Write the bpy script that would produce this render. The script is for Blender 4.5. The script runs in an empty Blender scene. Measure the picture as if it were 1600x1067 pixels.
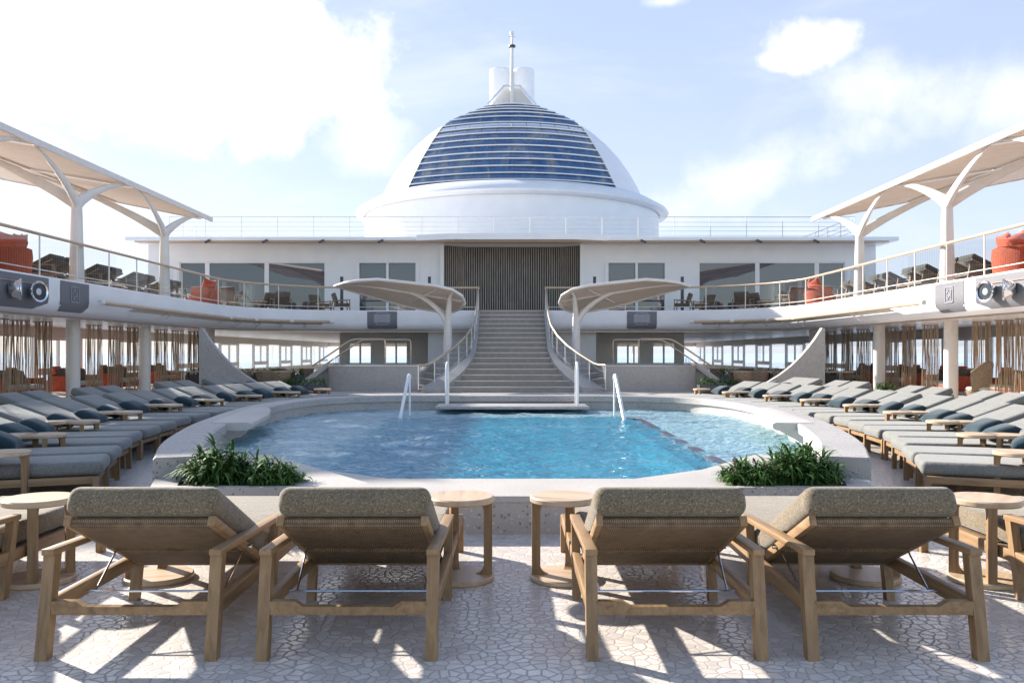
import bpy, bmesh, math, random
from mathutils import Vector, Matrix
random.seed(7)
R = math.radians
sin, cos, pi = math.sin, math.cos, math.pi
scene = bpy.context.scene
COL = scene.collection

# ------------------------------------------------------------------ mesh helpers
class MB:
    """Collects shapes and links them as one mesh object."""
    def __init__(self): self.v = []; self.f = []
    def add(self, vs, fs, M=None):
        o = len(self.v)
        self.v += [tuple(M @ Vector(p)) if M is not None else tuple(p) for p in vs]
        self.f += [tuple(i + o for i in f) for f in fs]
        return self
    def box(self, x0, x1, y0, y1, z0, z1, M=None):
        vs = [(x0,y0,z0),(x1,y0,z0),(x1,y1,z0),(x0,y1,z0),(x0,y0,z1),(x1,y0,z1),(x1,y1,z1),(x0,y1,z1)]
        return self.add(vs, [(0,3,2,1),(4,5,6,7),(0,1,5,4),(1,2,6,5),(2,3,7,6),(3,0,4,7)], M)
    def rbox(self, x0, x1, y0, y1, z0, z1, r, M=None, seg=2):
        bm = bmesh.new(); bmesh.ops.create_cube(bm, size=1)
        for v in bm.verts:
            v.co = Vector(((x0+x1)/2 + v.co.x*(x1-x0), (y0+y1)/2 + v.co.y*(y1-y0), (z0+z1)/2 + v.co.z*(z1-z0)))
        bmesh.ops.bevel(bm, geom=bm.edges[:], offset=r, segments=seg, profile=.5, affect='EDGES')
        bm.verts.index_update()
        self.add([v.co[:] for v in bm.verts], [[v.index for v in f.verts] for f in bm.faces], M); bm.free()
        return self
    def beam(self, p0, p1, w, h, up=(0,0,1), r=0, M=None):
        p0, p1 = Vector(p0), Vector(p1); d = p1 - p0; L = d.length; d.normalize()
        s = d.cross(Vector(up))
        if s.length < 1e-4: s = d.cross(Vector((1,0,0)))
        s.normalize(); u = s.cross(d)
        m = Matrix(((s.x,d.x,u.x,p0.x),(s.y,d.y,u.y,p0.y),(s.z,d.z,u.z,p0.z),(0,0,0,1)))
        if M is not None: m = M @ m
        if r: return self.rbox(-w/2, w/2, 0, L, -h/2, h/2, r, m)
        return self.box(-w/2, w/2, 0, L, -h/2, h/2, m)
    def tube(self, path, r, n=8, M=None, closed=False, flat=1.0, side=None):
        P = [Vector(p) for p in path]; k = len(P)
        rs = r if isinstance(r, (list, tuple)) else [r]*k
        vs, fs, nrm = [], [], None
        for i, p in enumerate(P):
            a = P[(i-1) % k] if (i > 0 or closed) else p
            b = P[(i+1) % k] if (i < k-1 or closed) else p
            t = (b - a).normalized()
            if side is not None:
                nrm = Vector(side); nrm = (nrm - t*nrm.dot(t)).normalized()
            elif nrm is None:
                nrm = t.orthogonal().normalized()
            else:
                nrm = (nrm - t*nrm.dot(t)).normalized()
            bn = t.cross(nrm)
            for j in range(n):
                an = 2*pi*j/n
                vs.append(p + nrm*cos(an)*rs[i] + bn*sin(an)*rs[i]*flat)
        for i in range(k if closed else k-1):
            for j in range(n):
                a0, a1 = i*n + j, i*n + (j+1) % n
                b0, b1 = ((i+1) % k)*n + j, ((i+1) % k)*n + (j+1) % n
                fs.append((a0, a1, b1, b0))
        if not closed:
            fs.append(tuple(range(n))[::-1]); fs.append(tuple((k-1)*n + j for j in range(n)))
        return self.add(vs, fs, M)
    def grid(self, rows, M=None, closev=False):
        n = len(rows[0]); vs = [p for r in rows for p in r]; fs = []
        for i in range(len(rows) if closev else len(rows)-1):
            for j in range(n-1):
                i2 = (i+1) % len(rows)
                fs.append((i*n+j, i*n+j+1, i2*n+j+1, i2*n+j))
        return self.add(vs, fs, M)
    def prism(self, poly, z0, z1, M=None):
        n = len(poly)
        vs = [(x,y,z0) for x,y in poly] + [(x,y,z1) for x,y in poly]
        fs = [tuple(range(n))[::-1], tuple(range(n, 2*n))] + [(i, (i+1)%n, n+(i+1)%n, n+i) for i in range(n)]
        return self.add(vs, fs, M)
    def lathe(self, prof, n=32, c=(0,0,0), a0=0, a1=2*pi, M=None):
        full = abs(a1 - a0 - 2*pi) < 1e-6; m = n if full else n+1
        rows = []
        for r, z in prof:
            rows.append([(c[0]+r*cos(a0+(a1-a0)*j/n), c[1]+r*sin(a0+(a1-a0)*j/n), c[2]+z) for j in range(m)])
        vs = [p for r in rows for p in r]; fs = []
        for i in range(len(rows)-1):
            for j in range(n):
                j2 = (j+1) % m
                fs.append((i*m+j, i*m+j2, (i+1)*m+j2, (i+1)*m+j))
        return self.add(vs, fs, M)
    def disc(self, r, z0, z1, bev=.008, n=40, c=(0,0)):
        return self.lathe([(0,z0),(r-bev,z0),(r,z0+bev),(r,z1-bev),(r-bev,z1),(0,z1)], n, (c[0],c[1],0))
    def build(self, name, mat, parent=None, smooth=35, weld=False):
        me = bpy.data.meshes.new(name); me.from_pydata(self.v, [], self.f)
        bm = bmesh.new(); bm.from_mesh(me)
        if weld: bmesh.ops.remove_doubles(bm, verts=bm.verts, dist=1e-5)
        bmesh.ops.recalc_face_normals(bm, faces=bm.faces); bm.to_mesh(me); bm.free()
        if smooth:
            for p in me.polygons: p.use_smooth = True
            me.set_sharp_from_angle(angle=R(smooth))
        me.materials.append(mat)
        o = bpy.data.objects.new(name, me); COL.objects.link(o)
        if parent is not None: o.parent = parent
        return o

def fill(name, loops, z, mat, parent=None):
    """Flat sheet bounded by an outer loop and holes."""
    bm = bmesh.new(); es = []
    for lp in loops:
        vs = [bm.verts.new((x, y, z)) for x, y in lp]
        es += [bm.edges.new((vs[i], vs[(i+1) % len(vs)])) for i in range(len(vs))]
    bmesh.ops.triangle_fill(bm, edges=es, use_beauty=True)
    for f in bm.faces:
        f.normal_update()
        if f.normal.z < 0: f.normal_flip()
    me = bpy.data.meshes.new(name); bm.to_mesh(me); bm.free(); me.materials.append(mat)
    o = bpy.data.objects.new(name, me); COL.objects.link(o)
    if parent is not None: o.parent = parent
    return o

def tag(o, label=None, cat=None, group=None, kind=None):
    if label: o['label'] = label
    if cat: o['category'] = cat
    if group: o['group'] = group
    if kind: o['kind'] = kind
    return o
def thing(name, label, cat, loc=(0,0,0), rz=0, group=None):
    o = bpy.data.objects.new(name, None); COL.objects.link(o); o.empty_display_size = .2
    o.location = loc; o.rotation_euler = (0,0,rz)
    return tag(o, label, cat, group)
def dup(root, loc, rz, label, group=None):
    r = root.copy(); COL.objects.link(r); r.location = loc; r.rotation_euler = (0,0,rz); r['label'] = label
    if group: r['group'] = group
    for ch in list(root.children):
        c = ch.copy(); COL.objects.link(c); c.parent = r
        for g in list(ch.children):
            d = g.copy(); COL.objects.link(d); d.parent = c
    return r
class Proto:
    """First placement moves the first-built thing, later ones copy it."""
    def __init__(self, root): self.root, self.used = root, False
    def put(self, loc, rz, label, group=None):
        if not self.used:
            self.used = True; o = self.root; o.location = loc; o.rotation_euler = (0,0,rz); o['label'] = label
            if group: o['group'] = group
            return o
        return dup(self.root, loc, rz, label, group)
def catmull(P, k=6):
    P = [Vector(p) for p in P]; out = []
    for i in range(len(P)-1):
        p0 = P[i-1] if i else P[0]*2-P[1]; p1, p2 = P[i], P[i+1]
        p3 = P[i+2] if i+2 < len(P) else P[-1]*2-P[-2]
        for j in range(k):
            t = j/k
            out.append(.5*((2*p1)+(p2-p0)*t+(2*p0-5*p1+4*p2-p3)*t*t+(3*p1-p0-3*p2+p3)*t**3))
    out.append(P[-1]); return out
def interp(tab, x):
    for (a, b), (c, d) in zip(tab, tab[1:]):
        if x <= c: return b + (d-b)*max(0, (x-a)/(c-a))
    return tab[-1][1]
ORD = ['first','second','third','fourth','fifth','sixth','seventh','eighth','ninth','tenth','eleventh','twelfth','thirteenth',
       'fourteenth','fifteenth','sixteenth','seventeenth','eighteenth','nineteenth','twentieth','twenty-first','twenty-second']
SIDE = {-1: 'shaded', 1: 'sunlit'}

# ------------------------------------------------------------------ materials
def mat(name):
    m = bpy.data.materials.new(name); m.use_nodes = True
    nt = m.node_tree; return m, nt, nt.nodes['Principled BSDF']
def node(nt, t, **kw):
    n = nt.nodes.new(t)
    for k, v in kw.items():
        if k in n.inputs: n.inputs[k].default_value = v
        else: setattr(n, k, v)
    return n
def ramp(nt, stops, interp='LINEAR'):
    r = nt.nodes.new('ShaderNodeValToRGB'); r.color_ramp.interpolation = interp
    while len(r.color_ramp.elements) < len(stops): r.color_ramp.elements.new(.5)
    for e, (p, c) in zip(r.color_ramp.elements, stops): e.position = p; e.color = (*c, 1)
    return r
def coords(nt, scale=(1,1,1), rot=(0,0,0), src='Object'):
    tc = nt.nodes.new('ShaderNodeTexCoord'); mp = nt.nodes.new('ShaderNodeMapping')
    mp.inputs['Scale'].default_value = scale; mp.inputs['Rotation'].default_value = rot
    nt.links.new(tc.outputs[src], mp.inputs['Vector']); return mp.outputs['Vector']
def bump(nt, b, h, strength, dist=.01):
    n = nt.nodes.new('ShaderNodeBump'); n.inputs['Strength'].default_value = strength; n.inputs['Distance'].default_value = dist
    nt.links.new(h, n.inputs['Height']); nt.links.new(n.outputs['Normal'], b.inputs['Normal']); return n

def noisy(name, c0, c1, scale=4, rough=.5, bscale=0, bstr=.2, stretch=(1,1,1), metal=0, detail=4, spec=.5, rv=0.0):
    m, nt, b = mat(name); v = coords(nt, stretch)
    n = node(nt, 'ShaderNodeTexNoise', Scale=scale, Detail=detail); nt.links.new(v, n.inputs['Vector'])
    r = ramp(nt, [(.3, c0), (.7, c1)]); nt.links.new(n.outputs['Fac'], r.inputs['Fac']); nt.links.new(r.outputs['Color'], b.inputs['Base Color'])
    b.inputs['Roughness'].default_value = rough; b.inputs['Metallic'].default_value = metal; b.inputs['Specular IOR Level'].default_value = spec
    if rv:
        mr = node(nt, 'ShaderNodeMapRange'); mr.inputs['To Min'].default_value = rough-rv; mr.inputs['To Max'].default_value = rough+rv
        nt.links.new(n.outputs['Fac'], mr.inputs['Value']); nt.links.new(mr.outputs['Result'], b.inputs['Roughness'])
    if bscale:
        n2 = node(nt, 'ShaderNodeTexNoise', Scale=bscale, Detail=3); nt.links.new(v, n2.inputs['Vector']); bump(nt, b, n2.outputs['Fac'], bstr)
    return m

def m_mosaic():
    m, nt, b = mat('broken_stone_mosaic'); v = coords(nt)
    wn = node(nt, 'ShaderNodeTexNoise', Scale=9.0, Detail=2.0); nt.links.new(v, wn.inputs['Vector'])
    mx = node(nt, 'ShaderNodeVectorMath', operation='SCALE'); nt.links.new(wn.outputs['Color'], mx.inputs[0]); mx.inputs['Scale'].default_value = .025
    ad = node(nt, 'ShaderNodeVectorMath', operation='ADD'); nt.links.new(v, ad.inputs[0]); nt.links.new(mx.outputs[0], ad.inputs[1])
    ve = node(nt, 'ShaderNodeTexVoronoi', feature='DISTANCE_TO_EDGE', voronoi_dimensions='2D', Scale=17.0); nt.links.new(ad.outputs[0], ve.inputs['Vector'])
    vc = node(nt, 'ShaderNodeTexVoronoi', feature='F1', voronoi_dimensions='2D', Scale=17.0); nt.links.new(ad.outputs[0], vc.inputs['Vector'])
    edge = ramp(nt, [(.035, (0,0,0)), (.125, (1,1,1))]); nt.links.new(ve.outputs['Distance'], edge.inputs['Fac'])
    sep = node(nt, 'ShaderNodeSeparateColor'); nt.links.new(vc.outputs['Color'], sep.inputs['Color'])
    st = ramp(nt, [(0, (.58,.54,.50)), (.5, (.69,.645,.60)), (1, (.77,.735,.69))]); nt.links.new(sep.outputs['Red'], st.inputs['Fac'])
    big = node(nt, 'ShaderNodeTexNoise', Scale=.9, Detail=3.0); nt.links.new(v, big.inputs['Vector'])
    br = ramp(nt, [(.3, (.86,.85,.84)), (.7, (1,1,1))]); nt.links.new(big.outputs['Fac'], br.inputs['Fac'])
    mu = node(nt, 'ShaderNodeMix', data_type='RGBA', blend_type='MULTIPLY'); mu.inputs['Factor'].default_value = 1
    nt.links.new(st.outputs['Color'], mu.inputs['A']); nt.links.new(br.outputs['Color'], mu.inputs['B'])
    mi = node(nt, 'ShaderNodeMix', data_type='RGBA'); mi.inputs['A'].default_value = (.40,.35,.325,1)
    nt.links.new(edge.outputs['Color'], mi.inputs['Factor']); nt.links.new(mu.outputs['Result'], mi.inputs['B'])
    nt.links.new(mi.outputs['Result'], b.inputs['Base Color'])
    rr = node(nt, 'ShaderNodeMapRange'); rr.inputs['To Min'].default_value = .7; rr.inputs['To Max'].default_value = .22
    nt.links.new(edge.outputs['Color'], rr.inputs['Value']); nt.links.new(rr.outputs['Result'], b.inputs['Roughness'])
    bump(nt, b, edge.outputs['Color'], .35, .004); return m

def m_terrazzo(name, base, dark, light, scale=38):
    m, nt, b = mat(name); v = coords(nt)
    vo = node(nt, 'ShaderNodeTexVoronoi', feature='F1', Scale=float(scale)); nt.links.new(v, vo.inputs['Vector'])
    sep = node(nt, 'ShaderNodeSeparateColor'); nt.links.new(vo.outputs['Color'], sep.inputs['Color'])
    chip = ramp(nt, [(0, dark), (.12, dark), (.2, base), (.8, base), (.9, light)], 'CONSTANT'); nt.links.new(sep.outputs['Red'], chip.inputs['Fac'])
    sz = node(nt, 'ShaderNodeMath', operation='LESS_THAN'); sz.inputs[1].default_value = .42
    nt.links.new(vo.outputs['Distance'], sz.inputs[0])
    n = node(nt, 'ShaderNodeTexNoise', Scale=1.3, Detail=4.0); nt.links.new(v, n.inputs['Vector'])
    bs = ramp(nt, [(.3, tuple(c*.88 for c in base)), (.7, tuple(min(1, c*1.06) for c in base))]); nt.links.new(n.outputs['Fac'], bs.inputs['Fac'])
    mi = node(nt, 'ShaderNodeMix', data_type='RGBA'); nt.links.new(sz.outputs[0], mi.inputs['Factor'])
    nt.links.new(bs.outputs['Color'], mi.inputs['A']); nt.links.new(chip.outputs['Color'], mi.inputs['B'])
    nt.links.new(mi.outputs['Result'], b.inputs['Base Color']); b.inputs['Roughness'].default_value = .5; return m

def m_wood(name, c0, c1, c2, axis='Y', rough=.5, scale=1.0):
    m, nt, b = mat(name)
    st = {'X': (2,26,26), 'Y': (26,2,26), 'Z': (26,26,2)}[axis]
    v = coords(nt, tuple(s*scale for s in st))
    oi = nt.nodes.new('ShaderNodeObjectInfo'); ad = node(nt, 'ShaderNodeVectorMath', operation='ADD')
    sc = node(nt, 'ShaderNodeMath', operation='MULTIPLY'); sc.inputs[1].default_value = 37; nt.links.new(oi.outputs['Random'], sc.inputs[0])
    nt.links.new(v, ad.inputs[0]); nt.links.new(sc.outputs[0], ad.inputs[1])
    n = node(nt, 'ShaderNodeTexNoise', Scale=1.0, Detail=6.0, Roughness=.62, Distortion=.6); nt.links.new(ad.outputs[0], n.inputs['Vector'])
    r = ramp(nt, [(.28, c0), (.5, c1), (.75, c2)]); nt.links.new(n.outputs['Fac'], r.inputs['Fac']); nt.links.new(r.outputs['Color'], b.inputs['Base Color'])
    b.inputs['Roughness'].default_value = rough; bump(nt, b, n.outputs['Fac'], .12, .003); return m

def m_tweed(name, dark, mid, light, fleck=.62):
    m, nt, b = mat(name); v = coords(nt)
    def nz(sc, st):
        mp = nt.nodes.new('ShaderNodeMapping'); mp.inputs['Scale'].default_value = st; nt.links.new(v, mp.inputs['Vector'])
        n = node(nt, 'ShaderNodeTexNoise', Scale=sc, Detail=3.0); nt.links.new(mp.outputs[0], n.inputs['Vector']); return n.outputs['Fac']
    a = nz(150, (1, 1, .5)); c = nz(150, (.5, 1, 1)); d = nz(4, (1,1,1))
    mx = node(nt, 'ShaderNodeMath', operation='MAXIMUM'); nt.links.new(a, mx.inputs[0]); nt.links.new(c, mx.inputs[1])
    r = ramp(nt, [(.42, dark), (.52, mid), (fleck, mid), (fleck+.05, light)]); nt.links.new(mx.outputs[0], r.inputs['Fac'])
    br = ramp(nt, [(.3, (.86,.86,.86)), (.7, (1,1,1))]); nt.links.new(d, br.inputs['Fac'])
    mu = node(nt, 'ShaderNodeMix', data_type='RGBA', blend_type='MULTIPLY'); mu.inputs['Factor'].default_value = 1
    nt.links.new(r.outputs['Color'], mu.inputs['A']); nt.links.new(br.outputs['Color'], mu.inputs['B'])
    nt.links.new(mu.outputs['Result'], b.inputs['Base Color']); b.inputs['Roughness'].default_value = .95
    b.inputs['Sheen Weight'].default_value = .25; b.inputs['Specular IOR Level'].default_value = .2
    big = node(nt, 'ShaderNodeTexNoise', Scale=7.0, Detail=2.0); nt.links.new(v, big.inputs['Vector'])
    b1 = bump(nt, b, mx.outputs[0], .5, .004)
    b2 = nt.nodes.new('ShaderNodeBump'); b2.inputs['Strength'].default_value = .35; b2.inputs['Distance'].default_value = .03
    nt.links.new(big.outputs['Fac'], b2.inputs['Height']); nt.links.new(b2.outputs['Normal'], b1.inputs['Normal']); return m

def m_weave(name, c0, c1, c2, sx=60, sy=60):
    m, nt, b = mat(name); v = coords(nt)
    def wv(direction, s):
        w = node(nt, 'ShaderNodeTexWave', bands_direction=direction, Scale=float(s), Distortion=.6); w.inputs['Detail'].default_value = 1
        nt.links.new(v, w.inputs['Vector']); return w.outputs['Fac']
    a, c = wv('X', sx), wv('Y', sy)
    mu = node(nt, 'ShaderNodeMath', operation='MULTIPLY'); nt.links.new(a, mu.inputs[0]); nt.links.new(c, mu.inputs[1])
    n = node(nt, 'ShaderNodeTexNoise', Scale=14.0, Detail=3.0); nt.links.new(v, n.inputs['Vector'])
    ad = node(nt, 'ShaderNodeMath', operation='MULTIPLY_ADD'); nt.links.new(n.outputs['Fac'], ad.inputs[0]); ad.inputs[1].default_value = .5; nt.links.new(mu.outputs[0], ad.inputs[2])
    r = ramp(nt, [(.2, c0), (.5, c1), (1, c2)]); nt.links.new(ad.outputs[0], r.inputs['Fac']); nt.links.new(r.outputs['Color'], b.inputs['Base Color'])
    b.inputs['Roughness'].default_value = .7; bump(nt, b, mu.outputs[0], .8, .008); return m

def m_glass(name, tint, refl=.5, ior=1.45, rough=0.0, opac=0.0, body=(.1,.12,.15)):
    m = bpy.data.materials.new(name); m.use_nodes = True; nt = m.node_tree; nt.nodes.clear()
    out = nt.nodes.new('ShaderNodeOutputMaterial'); tr = node(nt, 'ShaderNodeBsdfTransparent'); tr.inputs['Color'].default_value = (*tint, 1)
    gl = node(nt, 'ShaderNodeBsdfGlossy'); gl.inputs['Roughness'].default_value = rough
    fr = node(nt, 'ShaderNodeFresnel', IOR=ior); mi = nt.nodes.new('ShaderNodeMixShader')
    mul = node(nt, 'ShaderNodeMath', operation='MULTIPLY'); mul.inputs[1].default_value = refl; mul.use_clamp = True
    nt.links.new(fr.outputs[0], mul.inputs[0]); nt.links.new(mul.outputs[0], mi.inputs['Fac'])
    src = tr.outputs[0]
    if opac:
        df = node(nt, 'ShaderNodeBsdfDiffuse'); df.inputs['Color'].default_value = (*body, 1); m2 = nt.nodes.new('ShaderNodeMixShader'); m2.inputs['Fac'].default_value = opac
        nt.links.new(tr.outputs[0], m2.inputs[1]); nt.links.new(df.outputs[0], m2.inputs[2]); src = m2.outputs[0]
    nt.links.new(src, mi.inputs[1]); nt.links.new(gl.outputs[0], mi.inputs[2]); nt.links.new(mi.outputs[0], out.inputs['Surface']); return m

def m_water():
    m = bpy.data.materials.new('rippled_pool_water'); m.use_nodes = True; nt = m.node_tree; nt.nodes.clear()
    out = nt.nodes.new('ShaderNodeOutputMaterial'); v = coords(nt, (1, 1.6, 1))
    n1 = node(nt, 'ShaderNodeTexNoise', Scale=5.0, Detail=3.0, Distortion=1.2); nt.links.new(v, n1.inputs['Vector'])
    n2 = node(nt, 'ShaderNodeTexNoise', Scale=14.0, Detail=2.0, Distortion=.8); nt.links.new(v, n2.inputs['Vector'])
    ad = node(nt, 'ShaderNodeMath', operation='MULTIPLY_ADD'); nt.links.new(n2.outputs['Fac'], ad.inputs[0]); ad.inputs[1].default_value = .22; nt.links.new(n1.outputs['Fac'], ad.inputs[2])
    bp = nt.nodes.new('ShaderNodeBump'); bp.inputs['Strength'].default_value = .8; bp.inputs['Distance'].default_value = .13; nt.links.new(ad.outputs[0], bp.inputs['Height'])
    tr = node(nt, 'ShaderNodeBsdfTransparent'); tr.inputs['Color'].default_value = (.66,.92,.98,1)
    rf = node(nt, 'ShaderNodeBsdfRefraction', IOR=1.33); rf.inputs['Color'].default_value = (.66,.92,.98,1); nt.links.new(bp.outputs[0], rf.inputs['Normal'])
    gl = node(nt, 'ShaderNodeBsdfGlossy'); gl.inputs['Roughness'].default_value = .03; nt.links.new(bp.outputs[0], gl.inputs['Normal'])
    fr = node(nt, 'ShaderNodeFresnel', IOR=1.33); geo = nt.nodes.new('ShaderNodeNewGeometry'); up = node(nt, 'ShaderNodeCombineXYZ', Z=1.0); nt.links.new(up.outputs[0], fr.inputs['Normal'])
    m1 = nt.nodes.new('ShaderNodeMixShader'); m1.inputs['Fac'].default_value = .5; nt.links.new(tr.outputs[0], m1.inputs[1]); nt.links.new(rf.outputs[0], m1.inputs[2])
    m3 = nt.nodes.new('ShaderNodeMixShader'); m3.inputs['Fac'].default_value = .45; tb = node(nt, 'ShaderNodeBsdfDiffuse')
    # the water body is bluer where it is deep (over the pit) and pale over the shallow shelf
    wv = node(nt, 'ShaderNodeTexNoise', Scale=3.0, Detail=3.0); tc_ = coords(nt); nt.links.new(tc_, wv.inputs['Vector'])
    sx = nt.nodes.new('ShaderNodeSeparateXYZ'); nt.links.new(tc_, sx.inputs[0])
    def mth(op, a, b):
        n = node(nt, 'ShaderNodeMath', operation=op)
        for k_, x in enumerate((a, b)):
            if isinstance(x, (int, float)): n.inputs[k_].default_value = x
            elif x is not None: nt.links.new(x, n.inputs[k_])
        return n.outputs[0]
    wob = mth('MULTIPLY', mth('SUBTRACT', wv.outputs['Fac'], .5), .9)
    ex = mth('SUBTRACT', 2.2, mth('ABSOLUTE', mth('ADD', sx.outputs['X'], wob), None))
    ey = mth('SUBTRACT', 3.9, mth('ABSOLUTE', mth('SUBTRACT', mth('ADD', sx.outputs['Y'], wob), 11.7), None))
    dm = node(nt, 'ShaderNodeMapRange', interpolation_type='SMOOTHSTEP'); dm.inputs['From Min'].default_value = -.06; dm.inputs['From Max'].default_value = .10
    nt.links.new(mth('MINIMUM', ex, ey), dm.inputs['Value'])
    dc = node(nt, 'ShaderNodeMix', data_type='RGBA'); dc.inputs['A'].default_value = (.44,.70,.79,1); dc.inputs['B'].default_value = (.03,.35,.53,1)
    nt.links.new(dm.outputs['Result'], dc.inputs['Factor']); nt.links.new(dc.outputs['Result'], tb.inputs['Color']); nt.links.new(bp.outputs[0], tb.inputs['Normal']); nt.links.new(m1.outputs[0], m3.inputs[1]); nt.links.new(tb.outputs[0], m3.inputs[2])
    m2 = nt.nodes.new('ShaderNodeMixShader'); fm = node(nt, 'ShaderNodeMath', operation='MULTIPLY'); fm.inputs[1].default_value = .38; nt.links.new(fr.outputs[0], fm.inputs[0]); nt.links.new(fm.outputs[0], m2.inputs['Fac']); nt.links.new(m3.outputs[0], m2.inputs[1]); nt.links.new(gl.outputs[0], m2.inputs[2])
    nt.links.new(m2.outputs[0], out.inputs['Surface']); return m

def m_tiles(name, c0, c1, c2, scale=26):
    m, nt, b = mat(name); v = coords(nt)
    br = node(nt, 'ShaderNodeTexVoronoi', feature='F1', Scale=float(scale), Randomness=0.0); nt.links.new(v, br.inputs['Vector'])
    sep = node(nt, 'ShaderNodeSeparateColor'); nt.links.new(br.outputs['Color'], sep.inputs['Color'])
    r = ramp(nt, [(0, c0), (.5, c1), (1, c2)]); nt.links.new(sep.outputs['Red'], r.inputs['Fac']); nt.links.new(r.outputs['Color'], b.inputs['Base Color'])
    b.inputs['Roughness'].default_value = .3; return m

WHITE = noisy('white_paint', (.765,.765,.785), (.82,.82,.835), 1.2, .38, 0, rv=.06)
WHITE2 = noisy('warm_white_metal', (.66,.62,.585), (.73,.69,.65), 2.5, .4, rv=.08)
SOFFIT = noisy('cream_soffit', (.68,.63,.58), (.74,.69,.64), .7, .3, rv=.1)
TAUPE = noisy('taupe_wall', (.52,.49,.46), (.58,.55,.52), .8, .6)
GREYP = noisy('grey_mesh_panel', (.13,.13,.145), (.18,.18,.20), 60, .45, 120, .3)
EMB = noisy('pale_emblem_line', (.27,.28,.32), (.33,.34,.38), 20, .4)
DARK = noisy('dark_metal', (.05,.05,.055), (.08,.08,.085), 8, .4, metal=.4)
STEEL = noisy('brushed_steel', (.62,.62,.64), (.72,.72,.74), 20, .16, metal=1.0, stretch=(1,1,.1))
BRONZE = noisy('champagne_metal', (.50,.39,.29), (.60,.48,.37), 14, .32, metal=.7)
OAKC = ((.165,.095,.042), (.262,.158,.075), (.345,.22,.112))
OAK = m_wood('oak_lengthwise', *OAKC, 'Y')
OAKZ = m_wood('oak_upright', *OAKC, 'Z')
OAKX = m_wood('oak_crosswise', *OAKC, 'X')
OAKP = m_wood('pale_oak', (.36,.25,.16), (.50,.37,.25), (.60,.46,.33), 'Y', .42, .5)
WEATHER = m_wood('weathered_teak', (.10,.075,.055), (.17,.13,.10), (.24,.19,.15), 'Y')
RAILW = m_wood('varnished_rail', (.38,.27,.18), (.50,.37,.26), (.58,.45,.33), 'Y', .35)
SLATW = m_wood('canopy_slat_wood', (.58,.48,.38), (.68,.57,.47), (.75,.65,.55), 'X', .5, .4)
SCREENW = m_wood('screen_slat_wood', (.22,.19,.165), (.38,.335,.30), (.52,.47,.42), 'Z', .5, .6)
STONE = noisy('dark_veined_stone', (.008,.007,.007), (.06,.052,.046), 1.6, .4, detail=8)
TWEED = m_tweed('grey_tweed', (.095,.074,.048), (.168,.135,.09), (.31,.255,.175), .61)
TWEED2 = m_tweed('light_grey_tweed', (.11,.11,.102), (.186,.185,.17), (.27,.265,.245), .6)
CHAR = m_tweed('charcoal_tweed', (.035,.038,.035), (.065,.07,.065), (.14,.14,.13))
NAVY = m_tweed('navy_cloth', (.010,.025,.036), (.020,.046,.062), (.045,.085,.105), .7)
BROWNC = m_tweed('brown_patterned_cloth', (.05,.035,.027), (.10,.07,.055), (.24,.19,.15), .58)
CREAMC = m_tweed('cream_cloth', (.45,.42,.37), (.58,.55,.49), (.68,.65,.6))
ORANGE = m_weave('orange_rope', (.28,.04,.015), (.50,.085,.028), (.60,.13,.05), 30, 30)
ORANGEC = m_tweed('orange_cloth', (.40,.06,.03), (.54,.10,.048), (.64,.17,.09), .66)
RATTAN = m_weave('tan_rattan', (.12,.08,.05), (.28,.20,.13), (.40,.30,.20), 26, 26)
CORD = m_weave('woven_cord', (.07,.042,.02), (.21,.135,.07), (.33,.225,.125), 30, 22)
STRAND = noisy('taupe_string', (.40,.29,.19), (.52,.39,.27), 9, .8)
TERR = m_terrazzo('pale_terrazzo', (.37,.35,.335), (.19,.175,.17), (.46,.44,.43))
TERRB = m_terrazzo('coarse_terrazzo', (.44,.40,.365), (.25,.21,.185), (.54,.50,.465), 34)
CAP = m_terrazzo('pool_coping', (.45,.42,.385), (.35,.33,.305), (.50,.47,.44), 60)
MOSAIC = m_mosaic()
TREAD = noisy('stair_stone', (.27,.245,.215), (.33,.30,.265), 5, .6)
NOSE = noisy('stair_nosing', (.60,.52,.44), (.68,.60,.52), 6, .4)
GLASS = m_glass('clear_glass', (.96,.98,.99), .22)
GLASSB = m_glass('balustrade_glass', (.86,.91,.95), .5)
GLASSD = m_glass('tinted_window_glass', (.42,.47,.56), 2.6, 1.5, opac=.5, body=(.115,.12,.17))
LOBBY = noisy('lobby_panel', (.66,.62,.58), (.72,.68,.64), .8, .5)
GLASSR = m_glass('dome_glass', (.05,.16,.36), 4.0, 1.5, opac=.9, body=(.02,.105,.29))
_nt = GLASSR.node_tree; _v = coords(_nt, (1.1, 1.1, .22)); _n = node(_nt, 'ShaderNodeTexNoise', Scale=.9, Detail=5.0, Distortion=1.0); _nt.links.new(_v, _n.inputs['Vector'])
_r = ramp(_nt, [(.42, (.015,.085,.25)), (.54, (.035,.13,.31)), (.62, (.16,.20,.27)), (.72, (.30,.30,.31))]); _nt.links.new(_n.outputs['Fac'], _r.inputs['Fac'])  # grey-beige streaks are reflections painted into the glass body colour
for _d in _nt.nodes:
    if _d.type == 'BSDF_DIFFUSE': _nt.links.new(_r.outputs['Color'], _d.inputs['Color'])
WATER = m_water()
SHELF = m_tiles('pale_pool_tile', (.70,.76,.74), (.78,.83,.81), (.84,.88,.86))
DEEP = m_tiles('blue_pool_tile', (.12,.50,.66), (.20,.64,.76), (.34,.76,.84))
BORDER = m_tiles('dark_border_tile', (.012,.015,.03), (.03,.035,.06), (.10,.09,.12), 20)
LEAF = noisy('dark_leaf', (.022,.06,.013), (.06,.135,.03), 7, .6, spec=.2)
LEAF2 = noisy('fresh_leaf', (.045,.11,.022), (.11,.21,.05), 7, .6, spec=.2)
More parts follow.
